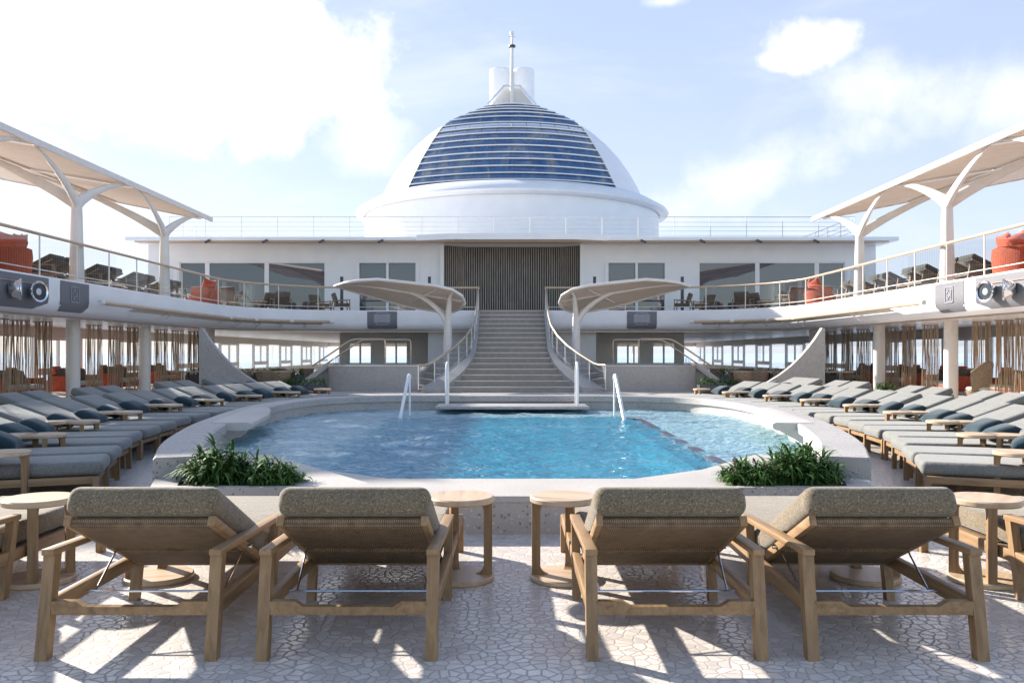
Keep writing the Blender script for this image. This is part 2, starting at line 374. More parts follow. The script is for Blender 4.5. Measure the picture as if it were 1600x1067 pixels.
LEAFY = noisy('yellow_leaf', (.10,.10,.025), (.24,.20,.05), 7, .5)
FLOWER = noisy('mauve_bud', (.20,.08,.12), (.32,.16,.2), 9, .6)
SOIL = noisy('planting_soil', (.018,.013,.01), (.05,.04,.03), 30, .95, 40, .8)
SEA = None

# ------------------------------------------------------------------ camera, light, sky
H = 1.45
cam = bpy.data.cameras.new('camera'); cam.sensor_width = 36; cam.lens = 36*1320/1600
cam.shift_y = (551-533.5)/1600; cam.clip_start = .05; cam.clip_end = 60000
co = bpy.data.objects.new('camera', cam); COL.objects.link(co); co.location = (0,0,H); co.rotation_euler = (R(90),0,0)
scene.camera = co
SUN_EL, SUN_AZ = 24.5, 51            # azimuth: degrees from straight ahead towards the shaded side
sd = Vector((-sin(R(SUN_AZ))*cos(R(SUN_EL)), cos(R(SUN_AZ))*cos(R(SUN_EL)), sin(R(SUN_EL))))
sl = bpy.data.lights.new('sun', 'SUN'); sl.energy = 5.0; sl.angle = R(.9); sl.color = (1,.93,.83)
so = bpy.data.objects.new('sun', sl); COL.objects.link(so); so.rotation_euler = sd.to_track_quat('Z', 'Y').to_euler(); so.location = (0,0,40)
w = bpy.data.worlds.new('World'); scene.world = w; w.use_nodes = True
nt = w.node_tree; nt.nodes.clear()
wo = nt.nodes.new('ShaderNodeOutputWorld'); bg = nt.nodes.new('ShaderNodeBackground'); bg.inputs['Strength'].default_value = .095
sky = nt.nodes.new('ShaderNodeTexSky'); sky.sky_type = 'NISHITA'; sky.sun_disc = False
sky.sun_elevation = R(SUN_EL); sky.sun_rotation = R(-SUN_AZ); sky.air_density = 1.0; sky.dust_density = .6; sky.ozone_density = 1.3
VEIL_LOW, VEIL_HIGH, CLOUD = (3.35,3.65,4.35), (2.4,2.85,4.25), (5.5,5.45,5.45)
tc = nt.nodes.new('ShaderNodeTexCoord')
def cn(op, a, b=None, clamp=False):
    n = node(nt, 'ShaderNodeMath', operation=op); n.use_clamp = clamp
    for i, x in enumerate((a, b)):
        if x is None: continue
        if isinstance(x, (int, float)): n.inputs[i].default_value = x
        else: nt.links.new(x, n.inputs[i])
    return n.outputs[0]
n1 = node(nt, 'ShaderNodeTexNoise', Scale=5.5, Detail=7.0, Roughness=.56); nt.links.new(tc.outputs['Generated'], n1.inputs['Vector'])
n2 = node(nt, 'ShaderNodeTexNoise', Scale=2.2, Detail=6.0, Roughness=.6, Distortion=.5); mp = nt.nodes.new('ShaderNodeMapping'); mp.inputs['Scale'].default_value = (1,1,2.4)
nt.links.new(tc.outputs['Generated'], mp.inputs['Vector']); nt.links.new(mp.outputs[0], n2.inputs['Vector'])
n3 = node(nt, 'ShaderNodeTexNoise', Scale=17.0, Detail=6.0, Roughness=.6); nt.links.new(tc.outputs['Generated'], n3.inputs['Vector'])
n13 = cn('ADD', cn('MULTIPLY', n1.outputs['Fac'], .6), cn('MULTIPLY', n3.outputs['Fac'], .4))
def cloud(px, py, a, b, tilt=0.0, hard=.10, amp=.9):
    """A cloud as an ellipse of directions, torn by noise: centre given as a view bearing, half-sizes in tangent units."""
    c = Vector(((px-800)/1320, 1, (551-py)/1320)).normalized()
    vm = node(nt, 'ShaderNodeVectorMath', operation='SUBTRACT'); nt.links.new(tc.outputs['Generated'], vm.inputs[0]); vm.inputs[1].default_value = c
    m = nt.nodes.new('ShaderNodeMapping'); m.vector_type = 'TEXTURE'; m.inputs['Rotation'].default_value = (0, tilt, 0); m.inputs['Scale'].default_value = (a, max(a,b)*1.6, b)
    nt.links.new(vm.outputs[0], m.inputs['Vector'])
    ln = node(nt, 'ShaderNodeVectorMath', operation='LENGTH'); nt.links.new(m.outputs[0], ln.inputs[0])
    v = cn('ADD', cn('SUBTRACT', 1.0, ln.outputs['Value']), cn('MULTIPLY', cn('SUBTRACT', n13, .5), amp*2.6))
    mr = node(nt, 'ShaderNodeMapRange', interpolation_type='SMOOTHSTEP'); mr.inputs['From Min'].default_value = 0.0; mr.inputs['From Max'].default_value = hard*2
    nt.links.new(v, mr.inputs['Value']); return mr.outputs['Result']
masks = [cloud(250, 90, .26, .105, 0, .2, .75), cloud(60, 30, .26, .115, 0, .25, .7), cloud(440, 95, .10, .08, .2, .16, .8), cloud(1262, 78, .058, .034, -.1, .34, 1.25), cloud(1300, 66, .040, .028, .1, .34, 1.25), cloud(1228, 98, .05, .020, .1, .4, 1.4)]
soft = [cloud(570, 225, .09, .055, .3, .55, 1.3), cloud(1190, 265, .17, .05, -.35, .5, 1.2), cloud(1390, 130, .13, .05, .2, .6, 1.3), cloud(230, 215, .07, .03, .1, .6, 1.2),
        cloud(50, 215, .07, .03, .3, .6, 1.0), cloud(1040, 2, .03, .010, 0, .4, 1.0), cloud(1590, 150, .05, .06, 0, .6, 1.2)]
mk = masks[0]
for x in masks[1:]: mk = cn('MAXIMUM', mk, x)
sf = soft[0]
for x in soft[1:]: sf = cn('MAXIMUM', sf, x)
allm = cn('MAXIMUM', mk, cn('MULTIPLY', sf, .6))
wisp = node(nt, 'ShaderNodeMapRange', interpolation_type='SMOOTHSTEP'); wisp.inputs['From Min'].default_value = .5; wisp.inputs['From Max'].default_value = .8; wisp.inputs['To Max'].default_value = .35
nt.links.new(n2.outputs['Fac'], wisp.inputs['Value'])
allm = cn('MAXIMUM', allm, wisp.outputs['Result'])
sep = node(nt, 'ShaderNodeSeparateXYZ'); nt.links.new(tc.outputs['Generated'], sep.inputs[0])
def maprange(v, a, b_, c, d):
    n = node(nt, 'ShaderNodeMapRange', interpolation_type='SMOOTHSTEP')
    for k_, x in zip(('From Min','From Max','To Min','To Max'), (a,b_,c,d)): n.inputs[k_].default_value = x
    nt.links.new(v, n.inputs['Value']); return n.outputs['Result']
def mixcol(f, a, b_, blend='MIX'):
    n = node(nt, 'ShaderNodeMix', data_type='RGBA', blend_type=blend)
    for k_, x in (('Factor',f),('A',a),('B',b_)):
        if isinstance(x, (int,float)): n.inputs[k_].default_value = x
        elif isinstance(x, tuple): n.inputs[k_].default_value = (*x,1)
        else: nt.links.new(x, n.inputs[k_])
    return n.outputs['Result']
# a thin bright veil evens the Nishita sky out to a pale blue, paler still towards the sea
veil = mixcol(maprange(sep.outputs['Z'], -.02, .40, 0, 1), VEIL_LOW, VEIL_HIGH)
ahead = cn('MULTIPLY', maprange(sep.outputs['Y'], -.1, .55, .22, 1), maprange(sep.outputs['Z'], .45, .85, 1, .3))
c1 = mixcol(cn('MULTIPLY', ahead, .82), sky.outputs[0], veil)
behind = maprange(sep.outputs['Y'], .35, -.35, 0, 1)
fill_cloud = cn('MULTIPLY', behind, maprange(n2.outputs['Fac'], .45, .70, 0, .55))  # unseen bright cloud behind the camera, added to lift the shade
c2 = mixcol(cn('MAXIMUM', allm, fill_cloud), c1, CLOUD)
nt.links.new(c2, bg.inputs['Color']); nt.links.new(bg.outputs[0], wo.inputs['Surface'])
vs = scene.view_settings; vs.view_transform = 'Standard'; vs.look = 'None'; vs.gamma = 1; vs.use_curve_mapping = False; vs.exposure = 1.42
scene.cycles.max_bounces = 10; scene.cycles.transparent_max_bounces = 24; scene.cycles.use_denoising = True
scene.cycles.sample_clamp_indirect = 6

# ------------------------------------------------------------------ sea
m, nt2, b = mat('hazy_sea'); v = coords(nt2, (.05,.05,.05)); n = node(nt2, 'ShaderNodeTexNoise', Scale=4.0, Detail=5.0); nt2.links.new(v, n.inputs['Vector'])
r = ramp(nt2, [(.3, (.42,.50,.60)), (.7, (.56,.63,.72))]); nt2.links.new(n.outputs['Fac'], r.inputs['Fac']); nt2.links.new(r.outputs['Color'], b.inputs['Base Color'])
b.inputs['Roughness'].default_value = .22; bump(nt2, b, n.outputs['Fac'], .3, 1.0); SEA = m
o = MB(); o.box(-30000, 30000, -30000, 30000, -22.5, -22); tag(o.build('sea', SEA, smooth=0), 'pale open sea reaching the hazy horizon beyond the windows', 'sea', kind='structure')
# ------------------------------------------------------------------ pool
half = catmull([(-2.93,6.76),(-3.08,7.24),(-3.51,8.43),(-3.81,9.58),(-4.05,10.7),(-4.25,12),(-4.42,13.4),(-4.47,14.6),(-4.36,15.8),(-4.02,16.9),(-3.4,17.6),(-2.5,17.97),(-1.2,18.05),(0,18.05)], 6)
half = [(p.x, p.y) for p in [Vector((q[0], q[1], 0)) if not isinstance(q, Vector) else q for q in half]]
outer = half + [(-x, y) for x, y in half[-2::-1]]
def normals(P):
    out = []
    for i in range(len(P)):
        a, b_ = Vector(P[max(0, i-1)]), Vector(P[min(len(P)-1, i+1)]); t = (b_-a).normalized(); out.append(Vector((t.y, -t.x)))
    return out
nrm = normals(outer)
def inward(o, i0=0, i1=None):
    i1 = len(outer) if i1 is None else i1
    return [(outer[i][0]+nrm[i].x*o, outer[i][1]+nrm[i].y*o) for i in range(i0, i1)]
DECK_HOLE = inward(.06)
# deck
deck_hole = [(-2.8, 6.82)] + DECK_HOLE[1:-1] + [(2.8, 6.82)]
fl = fill('deck_floor', [[(-18,-9),(18,-9),(18,82),(-18,82)], deck_hole], 0, MOSAIC)
tag(fl, 'pale crazy-paved stone deck with grey joints around the pool', 'deck floor', kind='structure')

pool = thing('swimming_pool', 'large oval terrazzo swimming pool filled with blue water', 'pool', (0,12.5,0))
PM = Matrix.Translation((0,-12.5,0))
i0 = 6; i1 = len(outer)-6
prof = [(0,0),(0,.53),(.02,.55),(.40,.55),(.42,.535),(.42,.43),(.37,.42),(.37,-.95)]
rows = []
for i in range(i0, i1):
    rows.append([(outer[i][0]+nrm[i].x*o_, outer[i][1]+nrm[i].y*o_, z) for o_, z in prof])
mb = MB(); mb.grid(rows, PM); mb.add(rows[0], [tuple(range(len(prof)))], PM); mb.add(rows[-1], [tuple(range(len(prof)))[::-1]], PM)
mb.build('pool_rim', TERR, pool)
# bench across the front
mb = MB(); bench = [(-1.15,6.76),(1.15,6.76),(1.2,7.02),(2.42,8.75),(2.2,8.55),(1.12,7.69),(-1.12,7.69),(-2.2,8.55),(-2.42,8.75),(-1.2,7.02)]
mb.prism([(x,y) for x,y in bench], -.9, .255, PM); mb.build('front_bench', TERRB, pool)
mb = MB(); mb.prism([(x*.998,y-(.012 if y<6.8 else 0)) for x,y in bench], .257, .305, PM); mb.build('bench_coping', CAP, pool)
for s in (-1, 1):
    P = [(s*1.16,6.763),(s*2.9,6.763),(s*3.06,7.24),(s*3.10,8.2),(s*2.62,9.0),(s*2.425,8.752),(s*1.205,7.022)]
    hole = [(s*1.72,6.86),(s*2.72,6.86),(s*2.84,7.25),(s*2.72,7.95)]
    mb = MB(); mb.prism(P, -.9, .30, PM)
    pb = mb.build('planter_box', TERR, pool)
    n_ = len(P)
    lip = fill('planter_coping', [[(x, y-12.5) for x, y in P], [(x, y-12.5) for x, y in hole]], .372, CAP, pool)
    mb = MB()
    for poly in (P, hole):
        k = len(poly)
        for i in range(k):
            (xa, ya), (xb, yb) = poly[i], poly[(i+1) % k]
            mb.add([(xa,ya,.298),(xb,yb,.298),(xb,yb,.372),(xa,ya,.372)], [(0,1,2,3)], PM)
    mb.build('planter_wall', TERR, pool)
    mb = MB(); mb.prism(hole, .301, .325, PM); mb.build('planter_soil', SOIL, pool)
# raised overflow ledges on the rim
for s in (-1, 1):
    rows = []; idx = [i for i in range(len(outer)) if outer[i][0]*s > 0 and 10.6 <= outer[i][1] <= 13.9]
    for k, i in enumerate(idx):
        e = .45 + .27*min(1, max(0, (13.9-outer[i][1])/1.5))**.7
        q = [(.22,.556),(e-.04,.556),(e,.535),(e,.485),(e-.05,.455),(.425,.455)]
        rows.append([(outer[i][0]+nrm[i].x*o_, outer[i][1]+nrm[i].y*o_, z) for o_, z in q])
    mb = MB(); mb.grid(rows, PM); mb.add(rows[0], [tuple(range(6))], PM); mb.add(rows[-1], [tuple(range(6))[::-1]], PM)
    mb.build('overflow_ledge', CAP, pool)
# entry step under the stairs
mb = MB(); mb.rbox(-1.52,1.52,16.55,17.75,.335,.40,.025,PM); mb.build('entry_step', TERR, pool)
# basin
inn = inward(.36, i0, i1)
shelf_loop = inn + [(2.3,8.3),(1.1,7.5),(-1.1,7.5),(-2.3,8.3)]
pit = [(-2.2,9.0),(-1.3,8.05),(1.3,8.05),(2.2,9.0),(2.2,15.0),(1.8,15.6),(-1.8,15.6),(-2.2,15.0)]
fill('pool_shelf', [[(x,y-12.5) for x,y in shelf_loop], [(x,y-12.5) for x,y in pit]], .06, SHELF, pool)
mb = MB(); k = len(pit)
for i in range(k):
    (xa,ya),(xb,yb) = pit[i], pit[(i+1)%k]; mb.add([(xa,ya,.06),(xb,yb,.06),(xb,yb,-.3),(xa,ya,-.3)], [(0,1,2,3)], PM)
mb.build('pit_wall', DEEP, pool, smooth=0)
fill('pit_floor', [[(x,y-12.5) for x,y in pit]], -.3, DEEP, pool)
big = [(x*1.055, 12.0+(y-12.0)*1.02) for x,y in pit]
kb = MB()
for q in (3, 4):
    (xa,ya),(xb,yb),(xc,yc),(xd,yd) = pit[q], pit[(q+1)%len(pit)], big[(q+1)%len(pit)], big[q]
    kb.add([(xa,ya,.273),(xb,yb,.273),(xc,yc,.273),(xd,yd,.273),(xa,ya,.061),(xb,yb,.061),(xc,yc,.062),(xd,yd,.062)], [(0,1,2,3),(0,4,5,1),(3,2,6,7)], PM)
kb.build('tile_border', BORDER, pool, smooth=0)
wl = inward(.2, i0, i1) + [(2.6,8.3),(1.1,7.2),(-1.1,7.2),(-2.6,8.3)]
def inside(x, y, P):
    c = False
    for (xa, ya), (xb, yb) in zip(P, P[1:]+P[:1]):
        if (ya > y) != (yb > y) and x < xa+(y-ya)*(xb-xa)/(yb-ya): c = not c
    return c
rw = random.Random(5); WV = []
for k in range(22):
    lam = rw.uniform(.25, 1.0); a = rw.gauss(1.35, .7); WV.append((2*pi/lam*cos(a), 2*pi/lam*sin(a), rw.uniform(0,2*pi), .0062*lam**.95))
def wave(x, y):
    return sum(A*sin(kx*x+ky*y+ph+.8*sin(.9*x-1.3*y+ph)) for kx, ky, ph, A in WV)
st_ = .065; nx, ny = int(9.4/st_), int(11.2/st_); vid = {}; vv = []; ff = []
def vtx(i, j):
    if (i, j) not in vid:
        x, y = -4.7+i*st_, 7.1+j*st_; vid[(i, j)] = len(vv); vv.append((x, y, .262+wave(x, y)))
    return vid[(i, j)]
for i in range(nx):
    for j in range(ny):
        if inside(-4.7+(i+.5)*st_, 7.1+(j+.5)*st_, wl): ff.append((vtx(i,j),vtx(i+1,j),vtx(i+1,j+1),vtx(i,j+1)))
mb = MB(); mb.add(vv, ff); tag(mb.build('pool_water', WATER, smooth=180), 'rippling blue water in the oval pool', 'water', kind='structure')

RAILWHITE = noisy('polished_white_rail', (.72,.72,.73), (.78,.78,.79), 10, .22)
# pool handrails
def rail(path, r=.03, name='pool_handrail', label='', loc=(0,0,0), cat='handrail', group='steel handrails at the pool steps', m=STEEL, extra=None):
    mb = MB(); mb.tube([(x-loc[0], y-loc[1], z-loc[2]) for x,y,z in path], r, 10)
    if extra: mb.tube([(x-loc[0], y-loc[1], z-loc[2]) for x,y,z in extra], r*.6, 8)
    o = mb.build(name, m); o.location = loc; return tag(o, label, cat, group)
def arc(c, r, a0, a1, n, plane='yz', fixed=0):
    out = []
    for i in range(n+1):
        a = a0 + (a1-a0)*i/n; u, v_ = c[0]+r*cos(a), c[1]+r*sin(a)
        out.append((fixed, u, v_) if plane == 'yz' else (u, fixed, v_))
    return out
for s in (-1, 1):
    x = s*1.32
    p = [(x,16.95,.40)] + arc((17.2,1.0),.25,pi,0,10,'yz',x) + [(x,17.45,.40)]
    rail(p, .023, label='upright hooped steel handrail on the entry step, %s flank of the stairs' % SIDE[s], loc=(x,17.2,.4), m=RAILWHITE)
    p = [(s*1.93,15.95,.95),(s*1.932,15.93,1.02),(s*1.935,15.87,1.03),(s*1.94,15.8,1.0),(s*2.02,14.8,.0)]
    rail(p, .03, label='slanted steel handrail dipping into the %s half of the pool' % SIDE[s], loc=(s*1.95,15.5,0), m=RAILWHITE, extra=[(s*1.93,15.95,0),(s*1.93,15.95,.96)])

# ------------------------------------------------------------------ plants
def blade(mb, base, az, length, width, lift, droop, n=5, twist=0):
    d = Vector((cos(az), sin(az), 0)); s = Vector((-sin(az), cos(az), 0)); p = Vector(base); el = lift; L = []
    for i in range(n+1):
        t = i/n; wd = width*(.55+.9*t if t < .45 else (1-t)*1.72)*.5 + .0008
        L.append((p - s*wd + Vector((0,0,.15*wd)), p, p + s*wd + Vector((0,0,.15*wd))))
        p = p + (d*cos(el) + Vector((0,0,1))*sin(el))*length/n; el -= droop/n
    for a, b_ in zip(L, L[1:]):
        mb.add([a[0],a[1],a[2],b_[0],b_[1],b_[2]], [(0,1,4,3),(1,2,5,4)])
def clump(name, loc, label, nst, spread, hgt, ln, wd, ma, mb_, seed):
    rnd = random.Random(seed); t = thing(name, label, 'plant', loc, 0, 'planter plants at the pool corners')
    A, B, S, F = MB(), MB(), MB(), MB()
    for k in range(nst):
        a = rnd.uniform(0, 2*pi); rr = spread*math.sqrt(rnd.random()); bx, by = rr*cos(a)*1.15, rr*sin(a)*.8
        hz_ = hgt*rnd.uniform(.35, 1)*(1-.55*(rr/spread)**2)
        tipx, tipy = bx*1.12, by*1.12
        S.tube([(bx,by,-.04),(tipx,tipy,hz_)], [.007,.004], 5)
        for j in range(rnd.randint(14, 20)):
            tt = rnd.uniform(.15, 1); z = hz_*tt
            blade(A if rnd.random() < .6 else B, (bx+(tipx-bx)*tt, by+(tipy-by)*tt, z), rnd.uniform(0, 2*pi), ln*rnd.uniform(.6,1.1), wd*rnd.uniform(.7,1.2), rnd.uniform(.0,1.1), rnd.uniform(.6,2.2))
        if rnd.random() < .10:
            for q in range(4): F.rbox(tipx-.006+rnd.uniform(-.012,.012), tipx+.006+rnd.uniform(-.012,.012), tipy-.006, tipy+.006, hz_+.02+q*.014, hz_+.032+q*.014, .003, seg=1)
    A.build('foliage', ma, t, smooth=0); B.build('foliage', mb_, t, smooth=0); S.build('stem', LEAF2, t)
    if F.v: F.build('flower_bud', FLOWER, t)
    return t
for s in (-1, 1):
    clump('strappy_plant', (s*2.45,7.16,.325), 'tall dark strappy-leaved plant at the outer end of the %s pool planter' % SIDE[s], 80, .25, .38, .21, .026, LEAF, LEAF2, 10+s)
    clump('bushy_plant', (s*2.0,7.05,.325), 'lower bushy green plant beside the tall one in the %s pool planter' % SIDE[s], 70, .20, .27, .16, .019, LEAF2, LEAF, 20+s)

# ------------------------------------------------------------------ loungers
def make_lounger(fabric, ang, name, cat='lounger', pipe=True, toplen=.91, wood=None, cord=None):
    OAK, OAKZ, CORD = (wood or globals()['OAK']), (wood or globals()['OAKZ']), (cord or globals()['CORD'])
    t = thing(name, '', cat)
    W = .40
    fr = MB()
    for s in (-1, 1): fr.rbox(s*W-.022, s*W+.022, .03, 2.19, .20, .272, .006)
    # rear crossbar with a dip
    fr.add(*bar_dip(-W+.022, W-.022, .012, .052, .205, .27), None)
    fr.box(-W+.024, W-.024, .955, .99, .205, .245); fr.box(-W+.024, W-.024, 2.135, 2.17, .205, .255)
    fr.build('frame', OAK, t)
    for s in (-1, 1):
        for p0, p1, wd, dp in (((s*W,.0,0),(s*W,.085,.485),.056,.062), ((s*W,.97,0),(s*W,1.075,.45),.05,.055), ((s*W,2.165,0),(s*W,2.165,.262),.052,.055)):
            mb = MB(); d = Vector(p1)-Vector(p0); sh = d.y/d.z if d.z else 0
            v = []
            for z in (0, p1[2]):
                yy = p0[1]+sh*z
                v += [(s*W-wd/2,yy-dp/2,z),(s*W+wd/2,yy-dp/2,z),(s*W+wd/2,yy+dp/2,z),(s*W-wd/2,yy+dp/2,z)]
            mb.add(v, [(0,3,2,1),(4,5,6,7),(0,1,5,4),(1,2,6,5),(2,3,7,6),(3,0,4,7)]); mb.build('leg', OAKZ, t, smooth=0)
        mb = MB(); mb.beam((s*W,.035,.496),(s*W,1.12,.458),.06,.032,r=.006); mb.build('arm', OAK, t)
    a = R(ang); HM = Matrix(((1,0,0,0),(0,-cos(a),sin(a),.955),(0,sin(a),cos(a),.262),(0,0,0,1)))
    L = toplen
    bf = MB()
    for s in (-1, 1): bf.rbox(s*.352-.018, s*.352+.018, 0, L, -.05, 0, .005, HM)
    bf.box(-.334,.334,.0,.03,-.045,-.01,HM)
    back = bf.build('back_frame', OAK, t)
    wv = MB(); wv.rbox(-.345,.345,.045,.37,-.056,-.006,.012,HM); wv.rbox(-.345,.345,.43,L-.012,-.056,-.004,.014,HM)
    wv.build('woven_panel', CORD, back)
    pl = MB(); pl.box(-.356,.356,.99,2.13,.247,.262); pl.build('seat_deck', CORD, t)
    sc = MB(); sc.rbox(-.372,.372,.945,2.225,.270,.405,.055,seg=5); sc.build('seat_cushion', fabric, t)
    bc = MB(); bc.rbox(-.377,.377,.02,L+.03,.003,.150,.055,HM,seg=5); bcu = bc.build('back_cushion', fabric, t)
    if pipe:
        pp = MB()
        for n_ in (.030, .122):
            e = .0; q = [(-.377+.02,.04),(.377-.02,.04),(.377-.02,L+.01),(-.377+.02,L+.01)]
            q = [(-.3735,.05),(-.3735,L),(-.345,L+.0275),(.345,L+.0275),(.3735,L),(.3735,.05)]
            pp.tube([(x,u,n_) for x,u in q], .0035, 5, HM)
        pp.build('piping', fabric, bcu)
    st = MB()
    st.tube([(-W+.03,.36,.222),(W-.03,.36,.222)], .006, 8)
    for s in (-1, 1):
        top = HM @ Vector((s*.372,.34,-.035))
        st.tube([(s*.33,.36,.222),(s*.345,top.y-.03,top.z-.02),(s*.35,top.y-.005,top.z),(s*.372,top.y,top.z)], .0055, 8)
        st.tube([(s*.355,top.y,top.z+.012),(s*.392,top.y,top.z+.012)], .013, 10)
    st.build('prop_stay', STEEL, t)
    return t
def bar_dip(x0, x1, y0, y1, z0, z1):
    P = [(x0,z0),(x1,z0),(x1,z1),(x1-.125,z1),(x1-.165,z1-.026),(x0+.165,z1-.026),(x0+.125,z1),(x0,z1)]; n = len(P)
    v = [(x,y0,z) for x,z in P] + [(x,y1,z) for x,z in P]
    return v, [tuple(range(n)), tuple(range(n,2*n))[::-1]] + [(i,(i+1)%n,n+(i+1)%n,n+i) for i in range(n)]
big_l = Proto(make_lounger(TWEED, 25.5, 'sun_lounger', pipe=False))
G1 = 'front row of sun loungers facing the pool'
for x, lab in ((-1.82,'front-row grey tweed lounger between the paired tables and the inner shaded lounger'),
               (-.78,'front-row grey tweed lounger bordering the central gap on its shaded side'),
               (.78,'front-row grey tweed lounger bordering the central gap on its sunlit side'),
               (1.82,'front-row grey tweed lounger between the paired tables and the inner sunlit lounger'),
               (-3.40,'grey tweed lounger cut off at the frame edge of the shaded front row'),
               (3.40,'grey tweed lounger cut off at the frame edge of the sunlit front row')):
    big_l.put((x,4.0,0), 0, lab, G1)

# ------------------------------------------------------------------ side tables
def make_table(r=.215, h=.535, topm=OAKP):
    t = thing('side_table', '', 'table')
    mb = MB(); mb.disc(r, h-.04, h, .008, 48); mb.build('table_top', topm, t)
    mb = MB(); mb.disc(r, 0, .035, .008, 48); mb.build('base', OAKP, t)
    for a in (0, R(108)):
        M = Matrix.Rotation(a, 4, 'Z'); lg = MB()
        # flat upright with flared fillets at both ends; profile in (radial, z)
        P = []
        for i in range(7):
            q = pi/2*i/6; P.append((r-.066-.05*(1-sin(q)), .035+.06*(1-cos(q))))
        for i in range(7):
            q = pi/2*i/6; P.append((r-.066-.05*(1-cos(q)), h-.10+.06*sin(q)))
        P += [(r-.012,h-.04),(r-.012,.035)]
        n = len(P); v = [(x,-.026,z) for x,z in P] + [(x,.026,z) for x,z in P]
        lg.add(v, [tuple(range(n)), tuple(range(n,2*n))[::-1]] + [(i,(i+1)%n,n+(i+1)%n,n+i) for i in range(n)], M)
        lg.build('leg', OAKZ, t)
    return t
tab = Proto(make_table())
G2 = 'round oak side tables around the pool'
for x, y, rz, lab in ((-.33,5.42,0,'round oak side table beside the inner shaded front lounger, facing its twin across the gap'),
                  (.33,5.42,R(72),'round oak side table beside the inner sunlit front lounger, facing its twin across the gap'),
                  (-2.27,5.43,R(105),'round oak table partly hidden behind the second front lounger on the shaded side'),
                  (2.27,5.43,R(-20),'round oak table partly hidden behind the outer front lounger on the sunlit side'),
                  (-3.0,5.36,R(-72),'round oak table overlapping the cut-off front lounger on the shaded side'),
                  (3.0,5.36,R(145),'round oak table overlapping the cut-off front lounger on the sunlit side')):
    tab.put((x,y,0), rz, lab, G2)

# pillow
def make_pillow(name, m, w=.23, d=.19, t=.085, n=10):
    mb = MB(); rows_t, rows_b = [], []
    for i in range(n+1):
        a, b_ = [], []
        for j in range(n+1):
            u, v = 2*i/n-1, 2*j/n-1
            pin = 1-.13*(1-u*u)*abs(v)**3; pin2 = 1-.13*(1-v*v)*abs(u)**3
            hh = t*((1-u**4)*(1-v**4))**.5*(1-.12*(u*u+v*v)*.5)
            x, y = u*w*pin2, v*d*pin
            a.append((x,y,hh)); b_.append((x,y,-hh*.8))
        rows_t.append(a); rows_b.append(b_[::-1])
    mb.grid(rows_t); mb.grid(rows_b); return mb.build(name, m, smooth=80, weld=True)
side_l = Proto(make_lounger(TWEED2, 21, 'sun_lounger', pipe=False))
pil0 = make_pillow('navy_pillow', NAVY); pil_used = [False]
def put_pillow(loc, rot, label):
    o = pil0 if not pil_used[0] else pil0.copy()
    if pil_used[0]: COL.objects.link(o)
    pil_used[0] = True; o.location = loc; o.rotation_euler = rot; tag(o, label, 'pillow', 'navy pillows on the poolside loungers')
# foot corners of the inner rows: (X, depth) of the pool-side near corner, and turn of each lounger
INN = [(3.95,8.1),(4.23,8.88),(4.58,9.80),(4.86,10.62),(5.02,11.5),(5.15,12.3),(5.3,13.2),(5.3,14.0),(5.25,14.85),(5.2,15.6),(5.15,16.45),(5.05,17.2),(4.85,18.0),(4.68,18.75),(4.55,19.6),(4.35,20.35)]
rnd = random.Random(3)
for s in (-1, 1):
    for k, (fx, fy) in enumerate(INN):
        turn = R(interp([(8,-20),(11,-9),(13.5,0),(16,8),(20.5,22)], fy)) + R(rnd.uniform(-1.2,1.2))
        # lounger local +y points from head to foot; foot towards the pool
        ax = Vector((s*cos(turn), sin(turn)))          # from foot to head
        side = Vector((-ax.y*s, ax.x*s))               # away from the camera
        foot = Vector((s*fx, fy)) + side*.40
        head = foot + ax*2.2
        rz = math.atan2(-ax.y, -ax.x) - pi/2
        side_l.put((head.x, head.y, 0), rz, '%s lounger from the front in the poolside row on the %s side' % (ORD[k], SIDE[s]), 'poolside rows of loungers')
        pp = foot + ax*rnd.uniform(1.08,1.2) + side*rnd.uniform(-.08,.08)
        put_pillow((pp.x, pp.y, .505+rnd.uniform(-.01,.01)), (R(rnd.uniform(18,26)), 0, rz+pi+R(rnd.uniform(-14,14))), 'navy pillow on the %s poolside lounger of the %s side' % (ORD[k], SIDE[s]))
        if k % 2 == 1 or k == 0:
            g = side*(.56 if k else -.36)
            for q, (al, sh) in enumerate(((.80,-.0),(1.08,.02)) if k not in (15,) else ((.9,0),)):
                tp = foot + ax*al + g + side*sh
                tab.put((tp.x, tp.y, 0), rz+rnd.uniform(-.6,.6)+q*2.4, 'pale round table %s the %s poolside lounger, %s of its pair, %s side' % ('past' if k else 'before', ORD[k], ('pool-ward','outer')[q], SIDE[s]), G2)
OUT = [(8.0,12.2,-12),(8.1,13.05,-12),(8.25,15.4,-4),(8.25,16.25,-4),(8.1,17.75,2),(8.0,18.6,2),(7.9,21.2,10),(7.75,22.0,10),(7.7,23.9,14),(7.6,24.7,14)]
for s in (-1, 1):
    for k, (cx_, cy_, tn) in enumerate(OUT):
        turn = R(tn); ax = Vector((s*cos(turn), sin(turn))); side = Vector((-ax.y*s, ax.x*s))
        head = Vector((s*cx_, cy_)) + ax*1.1; rz = math.atan2(-ax.y, -ax.x) - pi/2
        side_l.put((head.x, head.y, 0), rz, '%s lounger from the front in the outer row before the curtains, %s side' % (ORD[k], SIDE[s]), 'outer rows of loungers')
        pp = head - ax*1.12
        put_pillow((pp.x, pp.y, .505), (R(22), 0, rz+pi+R(rnd.uniform(-12,12))), 'navy pillow on the %s outer-row lounger of the %s side' % (ORD[k], SIDE[s]))
        if k % 2 == 1:
            tp = head - ax*1.2 + side*.62
            tab.put((tp.x, tp.y, 0), rz, 'pale round table past the %s outer-row lounger, %s side' % (ORD[k], SIDE[s]), G2)
